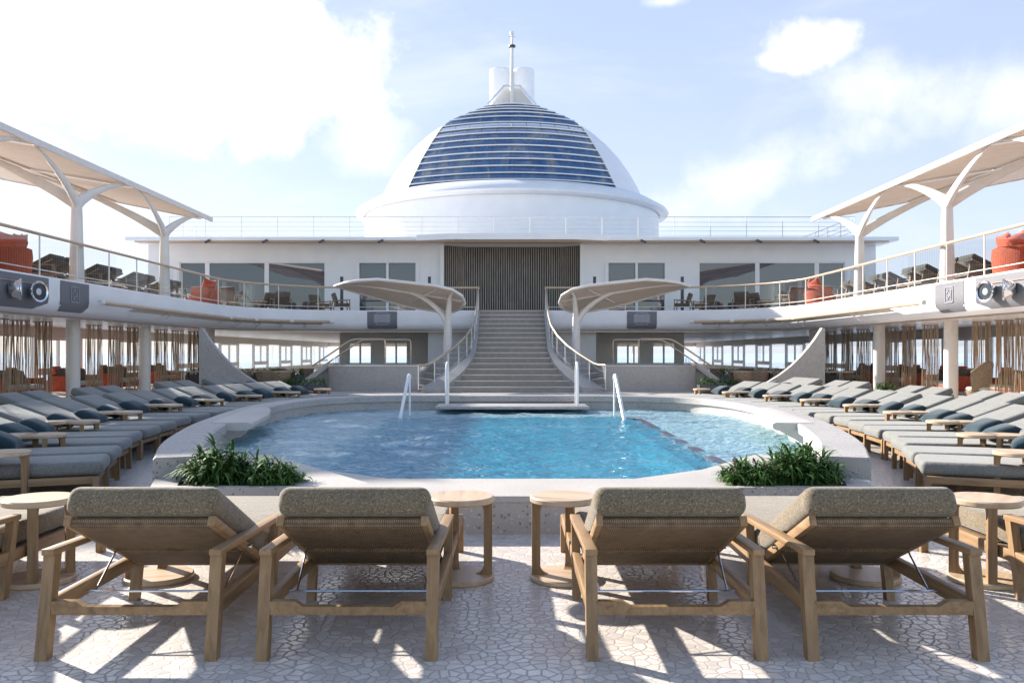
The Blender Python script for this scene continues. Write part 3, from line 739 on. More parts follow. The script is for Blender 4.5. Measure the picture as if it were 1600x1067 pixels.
# ------------------------------------------------------------------ gallery deck (U shape)
GX, GY, GR, ZF = 11.5, 37.8, 5.0, 3.34
def gpath(o=0.0, y0=-6, ny=12, x_end=0.0, na=14):
    P = [(-GX+o, y0+(GY-GR-y0)*i/ny) for i in range(ny)]
    for i in range(na+1):
        a = pi - pi/2*i/na; P.append((-GX+GR+(GR-o)*cos(a), GY-GR+(GR-o)*sin(a)))
    P += [(-GX+GR + (GX-GR-x_end)*i/4, GY-o) for i in range(1, 5)]
    return P
def mir(P): return [(-x, y) for x, y in P[::-1]]
gl_ = gpath(0.0); full = gl_[:-1] + mir(gl_)
def gfull(o):
    a = gpath(o); return a[:-1] + mir(a)
gal = thing('gallery_deck', 'white U-shaped upper gallery deck with curved fascia around the pool', 'upper deck', (0,GY,0)); GM = Matrix.Translation((0,-GY,0))
prof = [(-.03,3.34),(.0,3.31),(.0,2.78),(-.03,2.66),(-.10,2.55),(-.22,2.47),(-.38,2.43),(-.55,2.42)]
rows = [[(x,y,z) for x,y in gfull(o_)] for o_, z in prof]
mb = MB(); mb.grid(rows, GM); mb.build('fascia', WHITE, gal)
pa, pb = gfull(-.56), gfull(-.80)
mb = MB(); mb.grid([[(x,y,2.419) for x,y in pa],[(x,y,2.385) for x,y in pa],[(x,y,2.385) for x,y in pb],[(x,y,2.419) for x,y in pb]], GM); mb.build('soffit_trim', BRONZE, gal)
def outer_of(P, yb):
    out = []
    for x, y in P:
        if y <= GY-GR: out.append((math.copysign(18.3, x), y))
        else:
            f = min(1, math.atan2(y-(GY-GR), max(0, abs(x)-(GX-GR)))/(pi/2)) if abs(x) > GX-GR+1e-6 else 1
            L1, L2 = yb-(GY-GR), 18.3-(GX-GR); t = f*(L1+L2)
            q = (18.3, GY-GR+t) if t <= L1 else (18.3-(t-L1), yb)
            if abs(x) <= GX-GR+1e-6: q = (abs(x), yb)
            out.append((math.copysign(q[0], x), q[1]))
    return out
p0 = gfull(-.55); q0 = outer_of(full, 82)
mb = MB(); mb.grid([[(x,y,2.421) for x,y in p0],[(x,y,2.421) for x,y in q0]], GM); mb.build('soffit', SOFFIT, gal)
p0 = gfull(-.03); q0 = outer_of(full, 60)
mb = MB(); mb.grid([[(x,y,3.339) for x,y in p0],[(x,y,3.339) for x,y in q0]], GM); mb.build('gallery_floor', OAKP, gal)
mb = MB()
for s in (-1,1): mb.box(s*18.3-.04, s*18.3+.04, -6, 60, 2.425, 3.335, GM)
mb.build('outer_edge', WHITE, gal)
# panels on the fascia
for s in (-1, 1):
    def patch(c0, c1, name, m_, par, back, zt=3.29, rb=.16, off=.012, n=14):
        """A panel laid on the fascia, following its rounded profile; lower corners rounded."""
        PR = [(.0,zt),(.0,2.95),(.0,2.78),(-.03,2.66),(-.10,2.55),(-.16,2.51)]
        rows = []
        for k in range(n+1):
            u = c0+(c1-c0)*k/n; e = min(k, n-k)/n*(c1-c0); zc = 0 if e >= rb else rb-math.sqrt(max(0, rb*rb-(rb-e)**2)); row = []
            for o_, z in PR:
                if z < 2.78: z = min(2.78, z+zc); o_ = interp([(2.5,-.165),(2.55,-.10),(2.66,-.03),(2.78,0)], z)
                row.append((u, -(o_+off), z) if back else (s*(GX-o_-off), u-GY, z))
            rows.append(row)
        mb = MB(); mb.grid(rows); mb.grid([[(x, y+.008, z) if back else (x+s*.008, y, z) for x, y, z in r_[::-1]] for r_ in rows])
        return mb.build(name, m_, par)
    lp = patch(14.5, 20.95, 'lamp_recess_panel', GREYP, gal, False)
    mb = MB(); mb.box(s*(GX-.03)-.01, s*(GX-.03)+.01, 14.5-GY, 20.9-GY, 3.10, 3.12); mb.build('trim_strip', BRONZE, lp)
    pan = patch(21.5, 22.95, 'emblem_panel', GREYP, gal, False)
    def emblem(mb, M):
        for a, b_ in (((-.2,-.2),(.2,-.2)),((.2,-.2),(.2,.2)),((.2,.2),(-.2,.2)),((-.2,.2),(-.2,-.2)),((-.11,-.13),(-.11,.13)),((-.09,0),(.10,.13)),((-.09,0),(.10,-.13)),((.02,.13),(.13,.02)),((.02,-.13),(.13,-.02))):
            mb.beam((a[0],a[1],0),(b_[0],b_[1],0),.022,.008,M=M)
    mb = MB(); emblem(mb, Matrix.Translation((s*(GX-.026),22.2-GY,2.97)) @ Matrix(((0,0,-s,0),(s,0,0,0),(0,1,0,0),(0,0,0,1)))); mb.build('emblem', EMB, pan, smooth=0)
    # back fascia panel
    xx = s*5.81
    pb_ = patch(xx-.67, xx+.67, 'emblem_panel', GREYP, gal, True, rb=.03)
    mb = MB(); emblem(mb, Matrix.Translation((xx,-.022,2.97)) @ Matrix(((1.3,0,0,0),(0,0,1.0,0),(0,1.3,0,0),(0,0,0,1)))); mb.box(xx-.36,xx+.36,-.017,-.014,2.80,3.17); mb.build('emblem', EMB, pb_, smooth=0)
    # round spot lamps in the recess
    for k, (yy, rz) in enumerate(((19.25, .5), (20.15, -.25))):
        t = thing('spot_lamp', 'round chrome spotlight on the %s gallery fascia, %s' % (SIDE[s], ('turned away beside the frame edge','facing the emblem panel side')[k]), 'spotlight', (s*(GX-.05), yy, 2.90), (-pi/2 if s > 0 else pi/2) - s*rz, 'fascia spotlights')
        # lamp looks along local -y
        RM = Matrix.Rotation(pi/2, 4, 'X')
        mb = MB(); mb.lathe([(0,-.02),(.12,-.02),(.18,.05),(.22,.17),(.225,.20)], 28, M=RM); mb.build('housing', STEEL, t)
        mb = MB(); mb.lathe([(.205,.19),(.25,.19),(.26,.215),(.245,.24),(.207,.225),(.205,.19)], 28, M=RM); mb.build('chrome_ring', STEEL, t)
        mb = MB(); mb.lathe([(0,.235),(.07,.23),(.14,.218),(.207,.20)], 28, M=RM); mb.build('lens', GLASSB, t)
        mb = MB(); mb.lathe([(0,.205),(.07,.205),(.085,.20)], 20, M=RM); mb.build('bulb', WHITE, t)
        mb = MB(); mb.lathe([(0,.201),(.205,.201)], 28, M=RM); mb.build('reflector', DARK, t)

# timber rub rail with brackets below
for s in (-1, 1):
    P = [p for p in gpath(.42, na=20) if p[1] > 22.6 or p[1] >= 22.6]
    P = [(-GX+.42, 22.8)] + [p for p in gpath(.42, y0=22.8, ny=4, na=20)[1:] if p[0] < -7.7]
    zz = 2.80
    t = thing('timber_awning_bar', 'long curved timber bar bracketed off the %s gallery fascia' % SIDE[s], 'awning bar', (s*GX,30,zz), 0, 'timber awning bars under the gallery')
    def Lc(x, y, z): return (s*x*-1*-1 - s*0 if False else (x if s < 0 else -x) - s*GX, y-30, z-zz)
    path = [Lc(x, y, zz) for x, y in P]
    mb = MB(); mb.tube(path, .065, 10); mb.build('bar', RAILW, t)
    n = len(P)
    for k in range(0, n, 5):
        a = Vector(path[k]); b_ = Vector(path[min(k+1, n-1)]) if k < n-1 else Vector(path[k-1]); d = (b_-a).normalized()
        mb = MB(); mb.tube([a-d*.09, a+d*.09], .071, 10); mb.build('joint_sleeve', WHITE2, t)
    Q = [(-GX-.02, y) for _, y in P[:1]]
    fas = [p for p in gpath(0.0, y0=22.8, ny=4, na=20) if True]
    for k in range(2, n-1, 3):
        x, y = P[k]; f = min(fas, key=lambda q: (q[0]-x)**2+(q[1]-y)**2)
        a, b_ = Vector(Lc(x, y, zz-.03)), Vector(Lc(f[0], f[1], zz-.12)); nx = (b_-a).normalized()
        mb = MB(); mb.beam(a, b_, .07, .04); mb.beam(a, b_-Vector((0,0,.2)), .05, .03); mb.build('bracket', WHITE2, t)
    mb = MB()
    aw = [(P[i], min(fas, key=lambda q: (q[0]-P[i][0])**2+(q[1]-P[i][1])**2)) for i in range(1, n-1)]
    mb.grid([[Lc(p[0], p[1], zz+.05) for p, f in aw], [Lc(p[0]*.5+f[0]*.5, p[1]*.5+f[1]*.5, zz-.02) for p, f in aw], [Lc(f[0], f[1], zz-.12) for p, f in aw]])
    mb.build('folded_awning', WHITE2, t)

# railings along the gallery
def railing(name, label, P, z0, hgt, post_step, cat='railing', group=None, toprail=RAILW, glass=True, bars=(.15,), postm=WHITE2, rtop=.042, rpost=.02):
    c = P[len(P)//2]; t = thing(name, label, cat, (c[0],c[1],z0), 0, group); V = [Vector((x-c[0], y-c[1], 0)) for x, y in P]
    mb = MB(); mb.tube([v+Vector((0,0,hgt)) for v in V], rtop, 8); mb.build('handrail', toprail, t)
    mb = MB()
    for b_ in bars: mb.tube([v+Vector((0,0,b_)) for v in V], .014, 6)
    if bars: mb.build('rail_bar', postm, t)
    L = [0]
    for a, b_ in zip(V, V[1:]): L.append(L[-1]+(b_-a).length)
    n = max(1, round(L[-1]/post_step))
    for k in range(n+1):
        d = L[-1]*k/n; i = max(j for j in range(len(L)) if L[j] <= d+1e-6); i = min(i, len(V)-2)
        p = V[i]+(V[i+1]-V[i])*((d-L[i])/(L[i+1]-L[i]))
        mb = MB(); mb.tube([p, p+Vector((0,0,hgt-.02))], rpost, 6); mb.build('post', postm, t)
    if glass:
        mb = MB(); mb.grid([[v+Vector((0,0,.05)) for v in V],[v+Vector((0,0,hgt-.06)) for v in V]]); mb.build('glass_panel', GLASS, t)
    return t
for s in (-1, 1):
    P = gpath(-.10, y0=10, ny=10, na=12, x_end=1.5)
    P = P if s < 0 else [(-x, y) for x, y in P]
    railing('gallery_railing', 'timber-topped glass railing along the inner edge of the %s gallery' % SIDE[s], P, ZF, 1.02, 1.75, group='gallery railings')
    P = [(s*18.1, 10+i*4) for i in range(12)]
    railing('outer_railing', 'slim pale railing along the outer edge of the %s gallery' % SIDE[s], P, ZF, 1.02, 1.9, group='outer gallery railings', glass=True, bars=())

# ------------------------------------------------------------------ slatted sun canopies over the gallery
for s in (-1, 1):
    YE = 32.3
    t = thing('gallery_canopy', 'long slatted sun canopy on branching white columns over the %s gallery' % SIDE[s], 'canopy', (s*13, 22, ZF), 0, 'gallery sun canopies')
    X0, X1, Z0, Z1 = 11.5, 18.2, 6.5, 7.65  # roof widened outboard, shaped to keep sun off the loungers below
    ZX = lambda x: Z0+(Z1-Z0)*(abs(x)-X0)/(X1-X0)
    M = Matrix.Translation((-s*13, -22, -ZF))
    def edge_x(y):      # the outer edge runs in to a point at the far end
        return X1 if y < YE-2.1 else X1-(X1-X0-.35)*((y-(YE-2.1))/2.1)
    mb = MB(); y = 16.3
    while y < YE-.15:
        if not any(abs(y-g) < .13 for g in (20.4, 25.6, 13.5)):
            xe = edge_x(y)
            mb.beam((s*X0,y,Z0+.025),(s*xe,y,ZX(xe)+.025),.09,.05,M=M)
        y += .13
    mb.build('slat_roof', SLATW, t, smooth=0)
    mb = MB()
    mb.beam((s*(X0-.03),16.2,Z0+.03),(s*(X0-.03),YE,Z0+.03),.07,.16,M=M)
    ys = [16.2] + [YE-2.1+2.1*i/4 for i in range(5)]
    for a, b_ in zip(ys, ys[1:]): mb.beam((s*(edge_x(a)+.03),a,ZX(edge_x(a))+.03),(s*(edge_x(b_)+.03),b_,ZX(edge_x(b_))+.03),.07,.12,M=M)
    for g in (20.4,25.6):
        for q in (-.13,.13): mb.beam((s*X0,g+q,Z0-.02),(s*edge_x(g),g+q,ZX(edge_x(g))-.02),.05,.08,M=M)
    mb.beam((s*(X0+3.1),16.2,ZX(X0+3.1)-.03),(s*(X0+3.1),YE-1.2,ZX(X0+3.1)-.03),.08,.07,M=M)
    mb.build('edge_frame', WHITE2, t)
    for yc in (17.6, 23.0, 28.8):
        mb = MB(); xc = s*11.85
        mb.tube([(xc,yc,ZF),(xc,yc,ZF+.9),(xc,yc,ZF+1.9),(xc,yc,5.6)], [.19,.165,.14,.12], 12, M, flat=1.15, side=(1,0,0))
        for ex, dy, r0 in ((s*11.56,-2.6,.19),(s*11.56,2.3,.19),(s*15.4,-1.9,.17)):
            if yc+dy > YE-.5: dy = YE-.5-yc
            a = Vector((xc,yc,5.5)); e = Vector((ex,max(16.4,yc+dy),ZX(ex)-.04)); P = []
            for i in range(9):
                u = i/8; P.append((a.x+(e.x-a.x)*u**1.05, a.y+(e.y-a.y)*u**1.12, a.z+(e.z-a.z)*(1-(1-u)**1.35)))
            mb.tube(P, [r0*(1-.82*(u/8)**.8) for u in range(9)], 10, M, flat=.6, side=(0,0,1))
        mb.build('branching_column', WHITE2, t)

# ------------------------------------------------------------------ staircase
NS, RH, TR, Y0 = 16, ZF/16, .4667, 30.8
HW = [2.55,2.25,2.0,1.8,1.66,1.55,1.47] + [1.42]*20
stair = thing('grand_staircase', 'broad stone staircase flaring at its foot, rising to the gallery', 'staircase', (0,Y0,0))
for i in range(NS):
    hw = HW[i]; y = i*TR; ye = min(GY-Y0-.01, y+2.0)
    mb = MB(); mb.box(-hw, hw, y, ye, max(0,(i-1)*RH), (i+1)*RH-.006*0); st = mb.build('step', TREAD, stair, smooth=0)
    mb = MB(); mb.rbox(-hw, hw, y-.018, y+.05, (i+1)*RH-.032, (i+1)*RH+.004, .008); mb.build('nosing', NOSE, st)
for s in (-1, 1):
    rows = []
    for k in range(NS*2+1):
        i = k/2; hw = interp([(j, HW[j]) for j in range(NS+2)], i); hb = hw + interp([(0,.75),(3,.45),(6,.2),(8,.17),(20,.17)], i)
        y = -.25 + i*TR; z = min(ZF+.02, max(.1, i*RH+.18))
        rows.append([(s*hw,y,0),(s*hw,y,z),(s*hb,y,z),(s*hb,y,0)])
    mb = MB(); mb.grid(rows); mb.add(rows[0], [(0,1,2,3)]); mb.build('stringer', TERR, stair)
    B = thing('stair_balustrade', 'glass balustrade with champagne handrail curving down the %s flank of the stairs' % SIDE[s], 'balustrade', (s*1.6,Y0,0), 0, 'stair balustrades')
    top, bot = [], []
    for k in range(0, 34):
        i = -1.2 + k*(NS+1.2)/33; hw = interp([(-1.2,3.35),(0,2.95),(1.5,2.5),(3,2.13),(5,1.78),(7,1.58),(9,1.52),(20,1.5)], i)
        y = i*TR; z = max(.12, i*RH+.2); top.append((s*hw-s*1.6, y, max(1.0, i*RH+1.08))); bot.append((s*hw-s*1.6, y, z))
    top += [(s*1.5-s*1.6, NS*TR-.02, ZF+1.0)]; bot += [(s*1.5-s*1.6, NS*TR-.02, ZF+.05)]
    mb = MB(); mb.tube(top, .04, 8); mb.build('handrail', BRONZE, B)
    mb = MB(); mb.tube([(x,y,z+.03) for x,y,z in bot], .022, 6); mb.build('rail_bar', BRONZE, B)
    mb = MB(); mb.grid([[(x,y,z+.04) for x,y,z in bot],[(x,y,z-.05) for x,y,z in top]]); mb.build('glass_panel', GLASSB, B)
    for k in list(range(0, 34, 3)):
        mb = MB(); mb.tube([bot[k], top[k]], .018, 6); mb.build('post', WHITE2, B)

# ------------------------------------------------------------------ raised spa platforms beside the stairs
SY = 31.5
for s in (-1, 1):
    t = thing('spa_platform', 'raised terrazzo spa platform on the %s flank of the stairs' % SIDE[s], 'platform', (s*5.2,SY,0), 0, 'raised spa platforms')
    P = [(s*3.46,SY),(s*6.2,SY)] + [(s*(6.2+.8*sin(pi/2*i/6)), SY+.8-.8*cos(pi/2*i/6)) for i in range(1,7)] + [(s*7.0,37.3),(s*3.46,37.3)]
    M = Matrix.Translation((-s*5.2,-SY,0))
    mb = MB(); mb.prism(P, 0, .93, M); mb.build('block', TERR, t)
    mb = MB(); mb.prism([(x*1.003,y-.012) for x,y in P], .932, .965, M); mb.build('coping', CAP, t)
    G = [(s*3.5,SY+.15),(s*6.1,SY+.15)] + [(s*(6.1+.75*sin(pi/2*i/5)), SY+.9-.75*cos(pi/2*i/5)) for i in range(1,6)] + [(s*6.85,33.4)]
    mb = MB(); mb.grid([[(x,y,.966) for x,y in G],[(x,y,1.26) for x,y in G]], M); mb.build('glass_panel', GLASSB, t)
    sp = thing('spa_steps', 'short stone flight climbing to the %s spa platform' % SIDE[s], 'steps', (s*7.6,33.2,0), 0, 'steps to the spa platforms')
    for k in range(4):
        mb = MB(); a, b_ = sorted((s*(8.15-k*.29)-s*7.6, s*7.02-s*7.6)); mb.box(a, b_, -.75, .75, k*.23, (k+1)*.23); mb.build('step', TREAD, sp, smooth=0)
    for yy in (-.82, .82):
        mb = MB(); mb.beam((s*.75,yy,.02),(s*-.55,yy,.98),.1,.2,r=.01); mb.build('side_stringer', CAP, sp)
    for k, (yy, xe) in enumerate(((34.2, 5.13), (36.4, 4.35))):
        p = [(s*8.1,yy,.9),(s*6.62,yy,1.90),(s*6.45,yy,1.98),(s*6.2,yy,2.0),(s*(xe+.15),yy,2.01),(s*(xe+.03),yy,1.98),(s*xe,yy,1.86),(s*xe,yy,.966)]
        rail(p, .034, 'spa_handrail', 'champagne handrail on the %s edge of the %s spa steps' % (('near','far')[k], SIDE[s]), (s*6,yy,.966), group='spa step handrails', m=BRONZE)

# cantilevered leaf canopies on the spa platforms
for s in (-1, 1):
    t = thing('leaf_canopy', 'leaf-shaped cantilevered shade canopy on a forked post, %s flank of the stairs' % SIDE[s], 'canopy', (s*2.9,34.5,.966), 0, 'leaf canopies beside the stairs')
    M = Matrix.Translation((-s*2.9,-34.5,-.966))
    near = [(726,473),(722,463),(706,453),(680,447),(640,442.5),(590,437.5),(560,439.5),(538,443),(523,448)]
    far = [(726,475),(720,483),(708,488),(680,487),(640,480),(598,469),(560,458),(538,452),(523,448.5)]
    def W3(px, py, d): return Vector(((px-800)*d/1320, d, 1.45+(551-py)*d/1320))
    k = len(near); rows = []
    for j in range(7):
        v = j/6; row = []
        for i in range(k):
            sp_ = sin(pi*min(1, max(0, i/(k-1))))**.5 if 0 < i < k-1 else 0
            a = W3(*near[i], 34.5-1.5*sp_); b_ = W3(*far[i], 34.5+1.5*sp_)
            p = a.lerp(b_, v); p.z += .13*sp_*sin(pi*v); row.append((-s*p.x, p.y, p.z))
        rows.append(row)
    mb = MB(); mb.grid(rows, M); mb.grid([[(x,y,z+.045) for x,y,z in r_[::-1]] for r_ in rows], M); mb.build('slat_skin', SLATW, t)
    mb = MB(); loop = rows[0] + rows[-1][::-1]
    loop = [loop[0]] + [p for a, p in zip(loop, loop[1:]) if (Vector(p)-Vector(a)).length > .02]
    mb.tube([(x,y,z+.02) for x,y,z in loop], .06, 8, M, closed=True); mb.build('rim', WHITE2, t)
    mb = MB(); mid = rows[3]; mb.tube([(x,y,z-.03) for x,y,z in mid[1:-1]], .035, 6, M)
    mb.tube([Vector(rows[1][3])-Vector((0,0,.03)), Vector(rows[5][4])-Vector((0,0,.03))], .03, 6, M); mb.build('spine_bar', WHITE2, t)
    mb = MB()
    mb.tube([(s*2.62,34.5,.93),(s*2.62,34.5,1.9),(s*2.62,34.5,2.9)], [.21,.175,.16], 12, M)
    for tgt, r0 in ((rows[1][2], .15), (rows[3][5], .14), (rows[5][3], .11)):
        a = Vector((s*2.62,34.5,2.6)); e = Vector(tgt); P = []
        for i in range(9):
            u = i/8; P.append((a.x+(e.x-a.x)*u**1.25, a.y+(e.y-a.y)*u**1.2, a.z+(e.z-.03-a.z)*(1-(1-u)**2.2)))
        mb.tube(P, [r0*(1-.72*i/8) for i in range(9)], 10, M, flat=.8)
    mb.build('forked_post', WHITE2, t)

# ------------------------------------------------------------------ sail-shaped screens
for s in (-1, 1):
    D = 26.0; pts = [(313,620),(313,513),(317,512.5),(321,519),(328,530),(338,543),(350,557),(365,572),(382,585),(400,596),(420,606),(447,620)]
    P = [((px-800)*D/1320*-s, 1.45+(551-py)*D/1320) for px, py in pts]; P = [(x, max(0, z)) for x, z in P]
    n = len(P); mb = MB(); c = P[0][0]
    v = [(x-c,-.11,z) for x,z in P] + [(x-c,.11,z) for x,z in P]
    mb.add(v, [tuple(range(n)), tuple(range(n,2*n))[::-1]] + [(i,(i+1)%n,n+(i+1)%n,n+i) for i in range(n)])
    o = mb.build('sail_screen', TERR); o.location = (c, D, 0)
    tag(o, 'tall curved terrazzo sail-shaped screen beyond the %s loungers' % SIDE[s], 'screen wall', 'sail-shaped terrazzo screens')
# ------------------------------------------------------------------ superstructure
YW = 42.5
sup = thing('superstructure', 'wide white deckhouse with glazed front and thin flat roof behind the stairs', 'building', (0,YW,ZF)); SM = Matrix.Translation((0,-YW,-ZF))
Zt = 6.86
def wx(px): return (px-800)*YW/1320
def wz(py): return 1.45+(551-py)*YW/1320
opens = []          # (x0, x1, z0, z1)
for s in (-1, 1):
    for a, b_ in ((280,508),(560,651)):
        x0, x1 = sorted((-s*wx(a), -s*wx(b_))); opens.append((x0, x1, ZF+(.02 if a == 560 else .02), wz(409.5)))
opens.sort()
wm = {-1: MB(), 1: MB()}; xs = -18.3
for x0, x1, z0, z1 in opens + [(18.3,18.3,0,0)]:
    if x0 > xs:
        # leave out the recess of the slat screen
        for a, b_ in ((xs, x0),) if not (xs < 0 < x0) else ((xs,-3.5),(3.5,x0)): wm[-1 if a+b_ < 0 else 1].box(a, b_, YW, YW+.25, ZF, Zt, SM)
    if x1 > x0: wm[-1 if x0+x1 < 0 else 1].box(x0, x1, YW, YW+.25, z1, Zt, SM)
    xs = x1
wm[-1].box(-18.3,-18.05,YW+.25,66,ZF,Zt,SM); wm[1].box(18.05,18.3,YW+.25,66,ZF,Zt,SM)
for s in (-1, 1): wm[s].build('front_wall', WHITE, sup, smooth=0)
mb = MB()
mb.box(-18.05,18.05,49,49.2,ZF,Zt,SM); mb.box(-18.05,18.05,YW+.25,49,ZF-.02,ZF+.012,SM); mb.build('inner_wall', TAUPE, sup, smooth=0)
mb = MB(); mb.rbox(-18.7,18.7,40.8,66,Zt+.002,Zt+.19,.03,SM); rf = mb.build('roof_slab', WHITE, sup)
mb = MB(); mb.box(-18.3,18.3,40.95,41.6,Zt-.05,Zt,SM); mb.build('roof_trim', RAILW, rf, smooth=0)
mb = MB(); mb.prism([(-4.6,40.7),(4.6,40.7),(3.0,40.2),(-3.0,40.2)], Zt-.02, Zt+.26, SM); mb.build('porch_roof', WHITE, rf, smooth=0)
for s in (-1, 1):
    for px in (331,420,508,600):
        x = s*(px-800)*-41/1320; mb = MB(); mb.beam((x,40.78,Zt+.02),(x+.25*s,40.78,Zt-.10),.12,.09,M=SM); mb.build('roof_bracket', DARK, rf, smooth=0)
# windows and doors
def pane_set(x0, x1, z0, z1, splits, name, fw=.09, framed=False):
    m_ = WHITE
    fr = MB(); y0, y1 = YW+.06, YW+.16
    if framed: y0 = YW-.06; 
    E = .14 if framed else .05
    for a, b_, c, d in ((x0-(E if framed else 0), x0+.05, z0, z1+(E if framed else 0)), (x1-.05, x1+(E if framed else 0), z0, z1+(E if framed else 0)), (x0+.05, x1-.05, z1-.05, z1+(E if framed else 0))):
        fr.box(a, b_, y0, y1, c, d, SM)
    for sx in splits: fr.box(sx-fw, sx+fw, y0+.01, y1, z0, z1-.05, SM)
    w_ = fr.build(name, m_, sup, smooth=0)
    ed = [x0+.05] + [q for sx in splits for q in (sx-fw, sx+fw)] + [x1-.05]
    for a, b_ in zip(ed[::2], ed[1::2]):
        mb = MB(); mb.box(a, b_, YW+.10, YW+.115, z0, z1-.05, SM); mb.build('pane', GLASSD, w_, smooth=0)
for x0, x1, z0, z1 in opens:
    if x1-x0 > 4:
        s = -1 if x0 < 0 else 1
        pane_set(x0, x1, z0, z1, sorted([s*-wx(323), s*-wx(416)]), 'window', .11)
    else: pane_set(x0, x1, z0, z1, [(x0+x1)/2], 'sliding_door', .06, True)
# slat screen in the porch
P = [(-3.5,YW+.25),(-2.35,YW+.85),(2.35,YW+.85),(3.5,YW+.25)]
mb = MB()
for (xa,ya),(xb,yb) in zip(P, P[1:]): mb.add([(xa,ya+.12,ZF),(xb,yb+.12,ZF),(xb,yb+.12,Zt),(xa,ya+.12,Zt)], [(0,1,2,3)], SM)
mb.build('stone_backing', STONE, sup, smooth=0)
mb = MB()
for (xa,ya),(xb,yb) in zip(P, P[1:]):
    L = math.hypot(xb-xa, yb-ya); n = max(1, round(L/.118)); ang = math.atan2(yb-ya, xb-xa)
    for i in range(n):
        u = (i+.5)/n; mb.box(-.018,.018,-.03,.03,ZF+.02,Zt-.03, SM @ Matrix.Translation((xa+(xb-xa)*u, ya+(yb-ya)*u, 0)) @ Matrix.Rotation(ang,4,'Z'))
mb.build('slat_screen', SCREENW, sup, smooth=0)
for s in (-1, 1):
    mb = MB(); mb.box(s*3.5-.09, s*3.5+.09, YW-.25, YW-.002, ZF, Zt, SM); mb.build('porch_column', WHITE, sup, smooth=0)
    for px in (534, 671):
        x = -s*(px-800)*40.5/1320; mb = MB(); mb.rbox(x-.07,x+.07,40.45,40.55,ZF,ZF+1.75,.01); o = mb.build('light_bollard', DARK)
        tag(o, 'slim dark bollard light on the back gallery, %s the %s door' % (('outboard of','inboard of')[px > 600], SIDE[s]), 'bollard light', 'bollard lights on the back gallery')
# roof railing
P = [(-17.0,58),(-17.0,52),(-17.0,46),(-17.0,41.9)] + [(-17.0+34.0*i/16,41.9) for i in range(1,17)] + [(17.0,46),(17.0,52),(17.0,58)]
railing('roof_railing', 'thin pale rod railing running along the deckhouse roof edge', P, Zt+.19, 1.12, 1.79, glass=False, bars=(.2,.42,.64,.86), toprail=WHITE2, rtop=.022, rpost=.018)

# ------------------------------------------------------------------ dome
CY = 57.5
dome = thing('glazed_dome', 'white dome with banded blue glass front on a wide round drum', 'dome', (0,CY,Zt+.19)); DM = Matrix.Translation((0,0,-(Zt+.19)))
mb = MB(); mb.lathe([(9.85,Zt+.2),(9.85,10.45)], 96, M=DM); mb.build('drum', WHITE, dome)
mb = MB(); mb.lathe([(9.9,10.42),(10.42,10.50),(10.5,10.60),(10.42,10.72),(9.9,11.02),(9.45,11.28),(9.15,11.34),(8.9,11.3)], 96, M=DM); mb.build('brim', WHITE, dome)
DZ = [(11.25,8.75),(12.2,8.4),(13.2,7.85),(14.2,7.15),(15.0,6.45),(15.7,5.7),(16.3,4.9),(16.85,3.95),(17.3,3.2),(17.7,2.35),(18.05,1.4)]
def dr(z): return interp(DZ, z)
ZB, ZT = 11.3, 18.05
HWT = [(160,30),(165,42),(175,68),(184,90),(192,104),(202,112),(223,126),(248,141),(289,161),(310,170)]
def edge(z):
    """Azimuth of the edge between white shell and glazed front at height z."""
    r_ = dr(z)+.14; a0, a1 = R(15), R(105)
    for _ in range(30):
        a = (a0+a1)/2; dep = CY-r_*cos(a); hw = r_*sin(a)*1320/dep; py = 551-(z-1.45)*1320/dep
        if hw < interp(HWT, py): a0 = a
        else: a1 = a
    return a0
def gpt(z, t, out=0.0):
    """Point of the shallow glazed front at height z, t from -1 to 1 across."""
    a = edge(z); r_ = dr(z)+.14; xe, ye = r_*sin(a), -r_*cos(a)
    if a > R(78):
        ye = min(ye, -.8); xe = interp(HWT, 551-(z-1.45)*1320/(CY+ye))*(CY+ye)/1320
    b_ = min(1.7, .27*xe)
    return (xe*t*(.985 if out <= 0 else 1.0), ye+.12-b_*(1-t*t)-out, z)
zs = [ZB+(ZT-ZB)*i/40 for i in range(41)]
rows = []; gr = []
for z in zs:
    b_ = min(edge(z), R(86)); rr = dr(z)+.14
    rows.append([(rr*cos(-pi/2+b_+(2*pi-2*b_)*j/48), rr*sin(-pi/2+b_+(2*pi-2*b_)*j/48), z) for j in range(49)])
    gr.append([gpt(z, -1+j/12) for j in range(25)])
mb = MB(); mb.grid(rows, DM)
for nj, gj in ((0,24),(48,0)):
    mb.grid([[rows[i][nj], (gr[i][gj][0]*.99, gr[i][gj][1]+.5, gr[i][gj][2])] for i in range(41)], DM)
mb.build('shell', WHITE, dome, smooth=50)
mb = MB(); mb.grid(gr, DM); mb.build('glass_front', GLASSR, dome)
mb2 = MB(); mb2.lathe([(0,18.12),(1.2,18.1),(1.45,18.04),(1.5,17.95)], 48, M=DM); mb2.build('crown_cap', WHITE, dome)
